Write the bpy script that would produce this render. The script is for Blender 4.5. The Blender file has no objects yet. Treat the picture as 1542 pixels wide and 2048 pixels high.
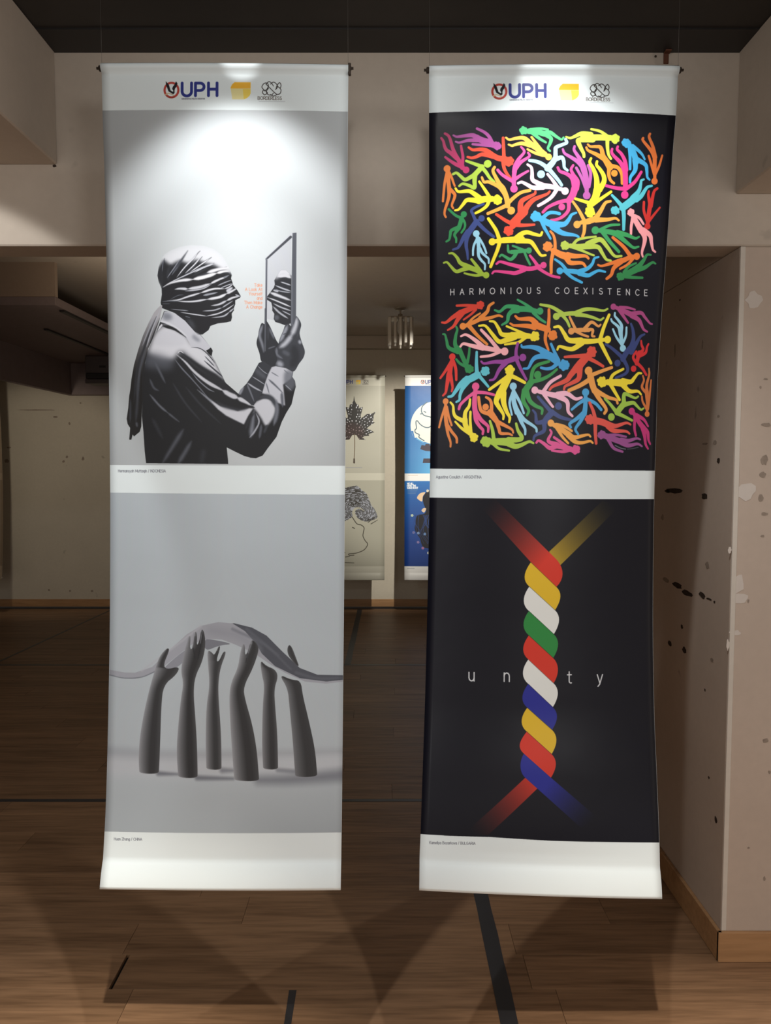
import bpy, bmesh, math, random
import numpy as np
from mathutils import Vector, Matrix
random.seed(4); np.random.seed(4)
sc = bpy.context.scene
COL = sc.collection

# ---------------------------------------------------------------- camera, world, lights, exposure
cam = bpy.data.objects.new('camera', bpy.data.cameras.new('camera'))
COL.objects.link(cam); sc.camera = cam
cam.location = (0, 0, 1.5)
cam.rotation_euler = (math.radians(90 - 3.54), 0, 0)
cam.data.sensor_fit = 'VERTICAL'; cam.data.sensor_height = 36; cam.data.lens = 26.72; cam.data.clip_start = .02
sc.view_settings.view_transform = 'Standard'; sc.view_settings.look = 'None'
sc.view_settings.gamma = 1; sc.view_settings.use_curve_mapping = False
sc.view_settings.exposure = 0.0

wd = bpy.data.worlds.new('hall'); sc.world = wd; wd.use_nodes = True
wd.node_tree.nodes['Background'].inputs[0].default_value = (1, .86, .75, 1)
wd.node_tree.nodes['Background'].inputs[1].default_value = .62

def spot(name, loc, to, power, angle, blend=.3, size=.02, col=(1, .93, .84)):
    l = bpy.data.lights.new(name, 'SPOT'); l.energy = power; l.spot_size = math.radians(angle); l.spot_blend = blend
    l.shadow_soft_size = size; l.color = col
    o = bpy.data.objects.new(name, l); COL.objects.link(o); o.location = loc
    o.rotation_euler = (Vector(to) - Vector(loc)).to_track_quat('-Z', 'Y').to_euler()
    return o
# track spots of the near bay (just above the frame), then the spots of the room behind, plus added fill lamps
W0 = (1, .99, .975)
spot('track_spot', (-.355, 1.55, 2.64), (-.365, 1.72, 2.0), 33, 82, .5, .018, W0)
spot('track_spot', (-.355, 1.55, 2.64), (-.37, 1.86, 1.48), 24, 52, .9, .018, W0)  # added lower lobe of the same spot, lifts the middle of the banner
spot('track_spot_glow', (-.355, 1.55, 2.64), (-.350, 1.90, 2.502), 5, 18, .3, .01, W0)
spot('track_spot_spill', (-.355, 1.55, 2.64), (-.350, 1.90, 2.2), .7, 170, .6, .02, W0)
spot('track_spot', (.41, 1.52, 2.64), (.41, 1.72, 2.02), 38, 86, .7, .018, W0)
spot('track_spot_glow', (.41, 1.52, 2.64), (.405, 1.88, 2.43), 5, 26, .5, .01, W0)
spot('track_spot_spill', (.41, 1.52, 2.64), (.41, 1.90, 2.2), .9, 170, .6, .02, W0)
spot('downlight', (-.33, .83, 2.64), (-.74, .95, 0), 500, 53, .75, .02, (1, .92, .80))
spot('downlight', (.33, .83, 2.64), (.74, .95, 0), 390, 53, .75, .02, (1, .90, .78))
for x, p in ((-1.0, 40), (1.2, 64)): spot('hall_fill', (x, -1.2, 2.05), (x * .3, 2, 1.45), p * .85, 110, .8, .3, W0)  # unseen fill lamps added behind the camera to lift header and pillar
spot('track_spot', (-1.52, 1.3, 2.3), (-1.42, 2.217, 1.55), 30, 80, .12, .02, (1, 1, .99))
spot('track_spot', (.055, -.2, 2.45), (.0, 2.217, 2.33), 66, 11.5, 1, .14, W0)  # added narrow fill, brightens the header between the banners
spot('rear_spot', (.64, 4.86, 2.75), (.12, 7.95, 1.30), 430, 42, .7, .02, (1, .95, .84))
spot('rear_spot', (-3.3, 6.1, 2.1), (-3.5, 8.0, 1.2), 24, 80, .6, .03, (1, .88, .70))
spot('rear_ceiling_fill', (-1.25, 4.4, 1.9), (-.9, 4.9, 2.82), 32, 165, .9, .12, (1, .84, .66))  # unseen fill added to lift the dim rear ceiling

# ---------------------------------------------------------------- helpers
def tag(o, label=None, cat=None, group=None, kind=None):
    if label: o['label'] = label
    if cat: o['category'] = cat
    if group: o['group'] = group
    if kind: o['kind'] = kind
    return o
def link(name, me, m=None, parent=None, kind=None):
    o = bpy.data.objects.new(name, me); COL.objects.link(o)
    if m is not None and not me.materials: me.materials.append(m)
    if parent is not None: o.parent = parent
    if kind: o['kind'] = kind
    return o
def empty(name, loc, label, cat, group=None):
    o = bpy.data.objects.new(name, None); COL.objects.link(o); o.location = loc; o.empty_display_size = .05
    return tag(o, label, cat, group)
def mesh_of(bm, smooth=False):
    me = bpy.data.meshes.new('m'); bm.normal_update(); bm.to_mesh(me); bm.free()
    if smooth:
        for p in me.polygons: p.use_smooth = True
    return me
def add_box(bm, a, b, bevel=0.0, seg=1):
    r = bmesh.ops.create_cube(bm, size=1)
    c = [(a[i] + b[i]) / 2 for i in range(3)]; d = [abs(b[i] - a[i]) for i in range(3)]
    for v in r['verts']: v.co = Vector((c[0] + v.co.x * d[0], c[1] + v.co.y * d[1], c[2] + v.co.z * d[2]))
    if bevel:
        es = list({e for v in r['verts'] for e in v.link_edges})
        bmesh.ops.bevel(bm, geom=es, offset=bevel, segments=seg, affect='EDGES', profile=.6)
    return bm
def box(name, a, b, m, parent=None, bevel=0.0, kind=None, seg=1):
    return link(name, mesh_of(add_box(bmesh.new(), a, b, bevel, seg)), m, parent, kind)
def add_tube(bm, pts, r, n=10, cap=True):
    pts = [Vector(p) for p in pts]; rings = []
    for i, p in enumerate(pts):
        t = (pts[min(i + 1, len(pts) - 1)] - pts[max(i - 1, 0)]).normalized()
        a = t.orthogonal().normalized(); b = t.cross(a)
        rr = r[i] if isinstance(r, (list, tuple)) else r
        rings.append([bm.verts.new(p + (a * math.cos(k * 2 * math.pi / n) + b * math.sin(k * 2 * math.pi / n)) * rr) for k in range(n)])
    for q in range(len(rings) - 1):
        for k in range(n): bm.faces.new((rings[q][k], rings[q][(k + 1) % n], rings[q + 1][(k + 1) % n], rings[q + 1][k]))
    if cap: bm.faces.new(rings[0][::-1]); bm.faces.new(rings[-1])
    return bm
def tube(name, pts, r, m, parent=None, n=10):
    bm = add_tube(bmesh.new(), pts, r, n); bmesh.ops.recalc_face_normals(bm, faces=bm.faces)
    return link(name, mesh_of(bm, True), m, parent)

class NT:
    def __init__(s, name):
        s.m = bpy.data.materials.new(name); s.m.use_nodes = True; s.t = s.m.node_tree; s.b = s.t.nodes['Principled BSDF']
    def n(s, typ, **kw):
        q = s.t.nodes.new(typ)
        for k, v in kw.items():
            if k.startswith('i_'): q.inputs[k[2:].replace('_', ' ')].default_value = v
            else: setattr(q, k, v)
        return q
    def l(s, a, b): s.t.links.new(a, b)
    def ramp(s, fac, stops):
        r = s.n('ShaderNodeValToRGB'); e = r.color_ramp.elements
        while len(e) < len(stops): e.new(.5)
        for q, (p, c) in zip(e, stops): q.position = p; q.color = (*c, 1)
        s.l(fac, r.inputs[0]); return r.outputs[0]
    def mix(s, fac, a, b, mode='MIX'):
        q = s.n('ShaderNodeMix', data_type='RGBA', blend_type=mode)
        for sock, v in ((q.inputs[0], fac), (q.inputs[6], a), (q.inputs[7], b)):
            if isinstance(v, bpy.types.NodeSocket): s.l(v, sock)
            else: sock.default_value = v if not isinstance(v, tuple) else (*v, 1)
        return q.outputs[2]
    def bump(s, h, strength=.2, dist=.002):
        b = s.n('ShaderNodeBump', i_Strength=strength, i_Distance=dist); s.l(h, b.inputs['Height']); s.l(b.outputs[0], s.b.inputs['Normal'])
    def base(s, c):
        if isinstance(c, tuple): s.b.inputs['Base Color'].default_value = (*c, 1)
        else: s.l(c, s.b.inputs['Base Color'])
        return s
    def set(s, rough=.6, spec=.5, metal=0.0):
        s.b.inputs['Roughness'].default_value = rough; s.b.inputs['Specular IOR Level'].default_value = spec; s.b.inputs['Metallic'].default_value = metal
        return s
def plain(name, c, rough=.6, spec=.4, metal=0.0, var=.06, scale=18.0):
    t = NT(name).set(rough, spec, metal)
    co = t.n('ShaderNodeTexCoord'); nz = t.n('ShaderNodeTexNoise', i_Scale=scale, i_Detail=4.0); t.l(co.outputs['Object'], nz.inputs['Vector'])
    t.base(t.ramp(nz.outputs[0], [(.25, tuple(v * (1 - var) for v in c)), (.75, tuple(min(1, v * (1 + var)) for v in c))]))
    return t.m
def plaster(name, c, dirt=.25):
    """painted plaster: soft cloudy tone, pitted relief, a few scattered specks"""
    t = NT(name).set(.85, .25)
    co = t.n('ShaderNodeTexCoord').outputs['Object']
    n1 = t.n('ShaderNodeTexNoise', i_Scale=1.7, i_Detail=5.0, i_Roughness=.6); n2 = t.n('ShaderNodeTexNoise', i_Scale=42.0, i_Detail=6.0); n3 = t.n('ShaderNodeTexNoise', i_Scale=11.0, i_Detail=3.0, i_Roughness=.4)
    for q in (n1, n2, n3): t.l(co, q.inputs['Vector'])
    c1 = t.ramp(n1.outputs[0], [(.3, tuple(v * .9 for v in c)), (.7, c)])
    c2 = t.mix(t.ramp(n2.outputs[0], [(.35, (0, 0, 0)), (.8, (.35, .35, .35))]), c1, tuple(v * .82 for v in c))
    spk = t.ramp(n3.outputs[0], [(.72, (0, 0, 0)), (.76, (dirt, dirt, dirt))])
    t.base(t.mix(spk, c2, tuple(v * .35 for v in c)))
    t.bump(n2.outputs[0], .25, .0015)
    return t.m
def wood(name, dark, light, rough=.42, grain=14.0, per_piece=True, spec=.4):
    """grain runs along object X; every piece gets its own shift and tone"""
    t = NT(name).set(rough, spec)
    co = t.n('ShaderNodeTexCoord').outputs['Object']
    mp = t.n('ShaderNodeMapping'); mp.inputs['Scale'].default_value = (.9, grain, grain); t.l(co, mp.inputs['Vector'])
    oi = t.n('ShaderNodeObjectInfo')
    vm = t.n('ShaderNodeVectorMath', operation='SCALE'); vm.inputs[0].default_value = (37.0, 61.0, 11.0); t.l(oi.outputs['Random'], vm.inputs['Scale'])
    add = t.n('ShaderNodeVectorMath', operation='ADD'); t.l(mp.outputs[0], add.inputs[0]); t.l(vm.outputs[0], add.inputs[1])
    n1 = t.n('ShaderNodeTexNoise', i_Scale=1.3, i_Detail=7.0, i_Roughness=.62, i_Distortion=.6); n2 = t.n('ShaderNodeTexNoise', i_Scale=6.5, i_Detail=3.0)
    t.l(add.outputs[0], n1.inputs['Vector']); t.l(add.outputs[0], n2.inputs['Vector'])
    c = t.ramp(n1.outputs[0], [(.32, dark), (.52, tuple((a + b) / 2 for a, b in zip(dark, light))), (.74, light)])
    c = t.mix(.25, c, t.ramp(n2.outputs[0], [(.35, tuple(v * .6 for v in dark)), (.6, light)]))
    if per_piece:
        hv = t.n('ShaderNodeHueSaturation'); mr = t.n('ShaderNodeMapRange'); mr.inputs[3].default_value = .91; mr.inputs[4].default_value = 1.09
        t.l(oi.outputs['Random'], mr.inputs[0]); t.l(mr.outputs[0], hv.inputs['Value']); t.l(c, hv.inputs['Color']); c = hv.outputs[0]
    t.base(c); t.bump(n1.outputs[0], .12, .001)
    return t.m
def printed(name, P, rough=.38, spec=.45, coat=0.0):
    img = bpy.data.images.new(name, P.w, P.h)
    a = np.ones((P.h, P.w, 4), np.float32); a[..., :3] = np.clip(P.a[::-1], 0, 1)
    img.pixels.foreach_set(a.ravel()); img.update(); img.pack()
    t = NT(name).set(rough, spec)
    im = t.n('ShaderNodeTexImage', image=img, extension='EXTEND', interpolation='Cubic'); uv = t.n('ShaderNodeUVMap', uv_map='print')
    t.l(uv.outputs[0], im.inputs[0]); t.base(im.outputs[0])
    nz = t.n('ShaderNodeTexNoise', i_Scale=7.0, i_Detail=2.0); co = t.n('ShaderNodeTexCoord'); t.l(co.outputs['Object'], nz.inputs['Vector'])
    t.bump(nz.outputs[0], .10, .01)
    return t.m

M = dict(
    plaster=plaster('plaster_warm_white', (.58, .505, .425)), plaster_pillar=plaster('plaster_scuffed', (.55, .455, .38), .5), plaster_rear=plaster('plaster_rear', (.60, .545, .45), .4),
    ceil=plain('black_ceiling_paint', (.035, .032, .03), .55, .4), ceil_rear=plaster('ceiling_rear_paint', (.50, .44, .37), .1),
    black=plain('black_paint', (.02, .018, .018), .5), darkbrown=plain('dark_soffit', (.25, .20, .195), .7, .2), tape=plain('black_tape', (.028, .028, .032), .42, .5),
    plank=wood('laminate_brown', (.145, .080, .042), (.335, .195, .107), .44, spec=.22), skirting=wood('skirting_oak', (.36, .19, .085), (.47, .27, .13), .45, 9.0, False),
    brown=plaster('fascia_toned_down', (.40, .31, .24), .05), rod=plain('dark_rod', (.06, .045, .035), .4, .5, .3), thread=plain('nylon_thread', (.12, .11, .1), .3), vinyl=plain('vinyl_back', (.78, .78, .76), .5),
    bead=plaster('corner_bead_white', (.66, .61, .54), .1), scuff=plain('scuff_dark', (.05, .036, .028), .9, .1, 0, .4, 60), scuff_soft=plain('scuff_faded', (.30, .245, .20), .9, .1, 0, .2, 60), filler=plaster('filler_patch', (.66, .60, .545), 0.0),
    frost=None, metal=plain('aged_metal', (.45, .40, .33), .35, .5, .8), unit=plain('unit_casing', (.09, .075, .075), .5), rust=plain('rusty_bracket', (.12, .05, .03), .8, .2))
_t = NT('frosted_acrylic').set(.35, .5); _t.base((.75, .70, .62)); _t.b.inputs['Transmission Weight'].default_value = .45; M['frost'] = _t.m

# ---------------------------------------------------------------- the setting
S = 'structure'
YB, YH = 7.995, 2.217           # back wall, near face of the dropped header
floor = box('floor', (-6, -2.2, -.06), (3.2, YB + .1, -.012), M['black'], kind=S)
def plank_mesh(w, d):
    bm = bmesh.new(); add_box(bm, (-w / 2, -d / 2, -.012), (w / 2, d / 2, 0))
    top = [e for e in bm.edges if all(abs(v.co.z) < 1e-6 for v in e.verts)]
    bmesh.ops.bevel(bm, geom=top, offset=.0004, segments=1, affect='EDGES')
    return mesh_of(bm)
PW = .1555
cache = {}
def plank(x0, x1, row, g0=0.0, g1=0.0):
    x0 += g0; x1 -= g1
    key = round(x1 - x0, 3)
    if key < .02: return
    if key not in cache:
        cache[key] = plank_mesh(key, PW - .0008); cache[key].materials.append(M['plank'])
    o = link('plank', cache[key], None, floor); o.location = ((x0 + x1) / 2, row, 0)
rows = int((YB - 1.78) / PW) + 1
for i in range(-6, rows):
    yc = 2.169 + (i - 2) * PW                                   # row 2 holds the open joint in front of the left banner
    if yc + PW / 2 > YB: continue
    half = .62 + max(yc, 1.6) * .56
    lo, hi = -min(5.8, half + .5), min(1.35 if yc > YH - .05 else 3.0, half + .4)
    off = {2: -.789, 5: -.647, 3: .402}.get(i, (i * .487) % 1.21)
    L = 1.21
    x = off - L * math.ceil((off - lo) / L)
    while x < hi:
        a, b = max(x, -5.9), min(x + L, 3.1)
        if b > lo: plank(a, b, yc, .0055 if i == 2 and abs(x - off) < .01 else .0006, .0055 if i == 2 and abs(x + L - off) < .01 else .0006)
        x += L
wall_back = box('wall_back', (-6, YB, 0), (3.2, YB + .1, 2.9), M['plaster_rear'], kind=S)
box('baseboard_back', (-6, YB - .014, 0), (1.02, YB, .080), M['skirting'], kind=S, bevel=.003)
box('trim_1', (-2.0, YB - .13, 2.694), (1.02, YB, 2.822), M['ceil_rear'], kind=S, bevel=.004)
box('wall_left', (-6.1, -2.2, 0), (-6, YB + .1, 2.92), M['plaster_rear'], kind=S)
box('ceiling_rear', (-6, YH + .1, 2.822), (3.2, YB + .1, 2.92), M['ceil_rear'], kind=S)
header = box('wall_front', (-6, YH, 2.126), (3.2, YH + .12, 2.83), M['plaster'], kind=S, bevel=.004)
ceiling = box('ceiling', (-6, -2.2, 2.664), (3.2, YH, 2.76), M['ceil'], kind=S)
box('trim_2', (-.932, YH - .115, 2.659), (.997, YH, 2.664), M['black'], kind=S)
box('beam_left', (-3.4, -2.2, 2.352), (-.933, YH, 2.664), M['plaster'], kind=S, bevel=.004)
box('beam_right', (.997, -2.2, 2.270), (3.2, YH, 2.664), M['plaster'], kind=S, bevel=.004)
wall_right = box('wall_right', (1.016, YH + .002, 0), (3.2, YB, 2.126), M['plaster_pillar'], kind=S, bevel=.004)
box('wall_right_upper', (1.016, YH + .12, 2.126), (3.2, YB, 2.83), M['plaster_pillar'], kind=S)
box('corner_bead', (1.0165, YH - .0002, .0935), (1.031, YH + .004, 2.124), M['bead'], wall_right, .001)
box('baseboard_right', (1.004, YH - .010, 0), (1.016, YB - .014, .0935), M['skirting'], kind=S, bevel=.002)
box('baseboard_front', (1.004, YH - .0102, 0), (3.2, YH + .002, .0935), M['skirting'], kind=S, bevel=.002)
# black soffit over the rear left corner: drop panel, side fascia, back fascia
soffit = box('trim_4', (-3.24, 5.05, 2.545), (-2.16, YB, 2.60), M['darkbrown'], kind=S, bevel=.003)
box('fascia', (-3.30, 3.4, 2.222), (-3.24, YB, 2.60), M['darkbrown'], soffit, .003)
box('fascia', (-3.24, YB - .10, 2.222), (-2.16, YB, 2.545), M['darkbrown'], soffit, .003)
box('fascia', (-3.24, 5.05, 2.60), (-2.16, 5.09, 2.822), M['brown'], soffit)  # colour darkened below the ceiling tone to offset stronger light on this face
box('edge_strip', (-2.20, 5.2, 2.530), (-2.165, YB - .1, 2.545), M['black'], soffit, .002)
box('edge_strip', (-2.62, 5.9, 2.530), (-2.59, YB - .1, 2.545), M['black'], soffit, .002)

def mark(parent, pts, m, name='scuff_mark', axis='y', at=0.0):
    """thin flake of paint or filler lying on a wall face"""
    bm = bmesh.new(); th = .0009
    f = [bm.verts.new((p[0], at - th, p[1]) if axis == 'y' else (at - th, p[0], p[1])) for p in pts]
    g = [bm.verts.new((p[0], at + th, p[1]) if axis == 'y' else (at + th, p[0], p[1])) for p in pts]
    n = len(f); bm.faces.new(f); bm.faces.new(g[::-1])
    for i in range(n): bm.faces.new((f[i], g[i], g[(i + 1) % n], f[(i + 1) % n]))
    bmesh.ops.recalc_face_normals(bm, faces=bm.faces)
    return link(name, mesh_of(bm), m, parent)
def blotch(cx, cz, w, h, n=11, rot=0.0, jag=.35):
    out = []
    for k in range(n):
        a = 2 * math.pi * k / n; r = 1 - random.random() * jag
        x, z = math.cos(a) * w / 2 * r, math.sin(a) * h / 2 * r
        out.append((cx + x * math.cos(rot) - z * math.sin(rot), cz + x * math.sin(rot) + z * math.cos(rot)))
    return out
# scuffs, chips and filler patches on the walls: face, position, height, width, height of patch
MARKS = [
    ('x', 2.667, 1.409, 0.184, 0.02, 0, 'scuff'),
    ('x', 2.737, 1.405, 0.058, 0.014, 0, 'scuff'),
    ('x', 2.419, 1.4, 0.049, 0.026, 0, 'scuff'),
    ('x', 2.324, 1.514, 0.024, 0.021, 0, 'scuff'),
    ('x', 2.624, 1.082, 0.099, 0.023, 0, 'scuff'),
    ('x', 2.539, 1.069, 0.101, 0.023, 0, 'scuff'),
    ('x', 2.415, 1.083, 0.061, 0.023, 0, 'scuff'),
    ('x', 2.365, 1.08, 0.044, 0.008, 0, 'scuff'),
    ('x', 2.325, 1.078, 0.014, 0.009, 0, 'scuff'),
    ('x', 2.575, 0.946, 0.022, 0.018, 0, 'scuff'),
    ('x', 2.68, 0.864, 0.042, 0.02, 0, 'scuff'),
    ('x', 2.549, 0.871, 0.043, 0.026, 0, 'scuff'),
    ('x', 2.273, 0.411, 0.021, 0.026, 0, 'scuff'),
    ('x', 2.331, 0.52, 0.014, 0.011, 0, 'scuff'),
    ('x', 2.662, 2.068, 0.014, 0.007, 0, 'scuff'),
    ('x', 2.377, 0.786, 0.011, 0.012, 0, 'scuff'),
    ('x', 2.732, 1.084, 0.078, 0.018, 0, 'scuff_soft'),
    ('x', 2.781, 1.308, 0.025, 0.026, 0, 'scuff_soft'),
    ('x', 2.383, 1.185, 0.037, 0.028, 0, 'scuff_soft'),
    ('x', 2.352, 1.569, 0.029, 0.018, 0, 'scuff_soft'),
    ('x', 2.426, 1.567, 0.046, 0.009, 0, 'scuff_soft'),
    ('x', 2.332, 1.649, 0.021, 0.009, 0, 'scuff_soft'),
    ('x', 2.332, 0.894, 0.028, 0.015, 0, 'scuff_soft'),
    ('x', 2.697, 1.903, 0.014, 0.052, 0, 'scuff_soft'),
    ('x', 2.464, 1.884, 0.012, 0.035, 0, 'scuff_soft'),
    ('y', 1.1, 1.748, 0.016, 0.007, 0, 'scuff_soft'),
    ('y', 1.086, 1.725, 0.007, 0.01, 0, 'scuff_soft'),
    ('y', 1.106, 1.616, 0.032, 0.016, 0, 'scuff_soft'),
    ('y', 1.103, 1.515, 0.023, 0.038, 0, 'scuff_soft'),
    ('y', 1.101, 1.472, 0.023, 0.02, 0, 'scuff_soft'),
    ('y', 1.096, 1.404, 0.02, 0.029, 0, 'scuff_soft'),
    ('y', 1.109, 1.357, 0.023, 0.012, 0, 'scuff_soft'),
    ('y', 1.105, 1.292, 0.012, 0.009, 0, 'scuff_soft'),
    ('y', 1.132, 0.68, 0.023, 0.018, 0, 'scuff_soft'),
    ('y', 1.092, 0.351, 0.009, 0.007, 0, 'scuff_soft'),
    ('y', 1.142, 0.255, 0.009, 0.018, 0, 'scuff_soft'),
    ('y', 1.069, 1.1, 0.007, 0.012, 0, 'scuff_soft'),
    ('y', 1.147, 0.584, 0.009, 0.012, 0, 'scuff_soft'),
    ('y', 1.052, 1.424, 0.07, 0.061, 0, 'filler'),
    ('y', 1.039, 1.151, 0.038, 0.07, 0, 'filler'),
    ('y', 1.046, 1.109, 0.058, 0.035, 0, 'filler'),
    ('y', 1.032, 1.005, 0.038, 0.02, 0, 'filler'),
    ('y', 1.06, 1.973, 0.058, 0.058, 0, 'filler'),
    ('y', 1.01, 1.251, 0.012, 0.023, 0, 'filler'),
    ('y', 1.012, 0.969, 0.012, 0.038, 0, 'filler'),
    ('y', 1.023, 0.887, 0.015, 0.035, 0, 'filler'),
    ('h', -0.941, 2.348, 0.012, 0.009, 0, 'scuff'),
    ('h', 1.046, 2.589, 0.012, 0.012, 0, 'scuff'),
    ('h', 0.761, 2.649, 0.007, 0.009, 0, 'scuff'),
    ('b', -3.653, 2.074, 0.442, 0.016, 0, 'scuff_soft'),
    ('b', -3.451, 2.001, 0.063, 0.021, 0, 'scuff_soft'),
    ('b', -3.307, 1.933, 0.026, 0.037, 0, 'scuff_soft'),
    ('b', -3.186, 2.146, 0.026, 0.021, 0, 'scuff_soft'),
    ('b', -3.342, 1.584, 0.032, 0.032, 0, 'scuff_soft'),
    ('b', -3.38, 1.537, 0.032, 0.032, 0, 'scuff_soft'),
    ('b', -3.174, 1.568, 0.037, 0.047, 0, 'scuff_soft'),
    ('b', -3.569, 0.177, 0.026, 0.026, 0, 'scuff_soft'),
    ('b', -3.347, 0.166, 0.026, 0.026, 0, 'scuff_soft'),
    ('b', -3.113, 0.166, 0.032, 0.026, 0, 'scuff_soft'),
    ('b', -3.948, 1.683, 0.053, 0.021, 0, 'scuff_soft'),
    ('b', -3.978, 1.542, 0.058, 0.047, 0, 'scuff_soft'),
]
for ax, p, z, w, h, rot, m in MARKS:
    par, axis, at = {'x': (wall_right, 'x', 1.016), 'y': (wall_right, 'y', YH + .002), 'h': (header, 'y', YH), 'b': (wall_back, 'y', YB)}[ax]
    mark(par, blotch(p, z, max(w, .006), max(h, .006), 12, rot), M[m], 'filler_patch' if m == 'filler' else 'scuff_mark', axis, at)


# ---------------------------------------------------------------- tape on the floor
def tape(label, pts, w, cat='tape', wob=.0015):
    pts = np.array(pts, float); n = max(2, int(np.hypot(*(pts[1] - pts[0])) / .12))
    d = (pts[1] - pts[0]) / np.hypot(*(pts[1] - pts[0])); s = np.array([-d[1], d[0]])
    bm = bmesh.new(); prev = None
    for i in range(n + 1):
        c = pts[0] + (pts[1] - pts[0]) * i / n
        q = [c + s * (sg * w / 2 + random.uniform(-wob, wob)) for sg in (-1, 1)]
        r = [bm.verts.new((v[0], v[1], z)) for v in q for z in (.0002, .0011)]
        if prev:
            for a, b in ((0, 1), (1, 3), (3, 2), (2, 0)): bm.faces.new((prev[a], prev[b], r[b], r[a]))
        else: bm.faces.new((r[0], r[2], r[3], r[1]))
        prev = r
    bm.faces.new((prev[0], prev[1], prev[3], prev[2]))
    bmesh.ops.recalc_face_normals(bm, faces=bm.faces)
    return tag(link('floor_tape', mesh_of(bm), M['tape']), label, cat, 'black tape strips on the wooden floor')
tape('wide black tape strip running toward viewer from under the colourful banner', [(.334, 2.86), (.334, 1.2)], .049)
tape('short greyed black tape end below the gap between two large banners', [(-.264, 2.085), (-.262, 1.2)], .020)
tape('black tape strip across the floor, nearer of two cross strips', [(-3.4, 3.318), (1.0, 3.318)], .026)
tape('thin black tape strip across the floor, farther of two cross strips', [(-4.6, 5.629), (1.0, 5.629)], .034)
tape('black tape running in depth to back wall, seen between banners', [(-.286, 5.64), (-.266, 7.93)], .048)
tape('narrow black tape slanting at far left toward the back skirting', [(-2.956, 5.65), (-2.842, 7.9)], .022)

# ---------------------------------------------------------------- printed artwork (flat prints, drawn stroke by stroke)
def hexc(h): return np.array([int(h[i:i+2], 16) for i in (0, 2, 4)], float) / 255.0
def grey(g):
    d = 1 - g / 255.0
    return np.clip(np.array((1 - .07 * d, 1, 1.012 + .15 * d)) * g / 255.0, 0, 1)

def smooth_line(p, n=6, closed=False):
    p = np.asarray(p, float)
    if len(p) < 3 and not closed: 
        t = np.linspace(0, 1, n + 1)[:, None]
        return p[0] * (1 - t) + p[-1] * t
    q = np.vstack([p[-1:], p, p[:2]]) if closed else np.vstack([2 * p[0] - p[1], p, 2 * p[-1] - p[-2]])
    out = []
    t = np.linspace(0, 1, n, endpoint=False)[:, None]
    for i in range(len(q) - 3):
        a, b, c, d = q[i:i + 4]
        out.append(0.5 * (2 * b + (c - a) * t + (2 * a - 5 * b + 4 * c - d) * t ** 2 + (3 * b - a - 3 * c + d) * t ** 3))
    if not closed: out.append(p[-1:])
    return np.vstack(out)

def cut_corners(p, k=2):
    p = np.asarray(p, float)
    for _ in range(k):
        q = np.roll(p, -1, 0); p = np.stack([.75 * p + .25 * q, .25 * p + .75 * q], 1).reshape(-1, 2)
    return p

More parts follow.
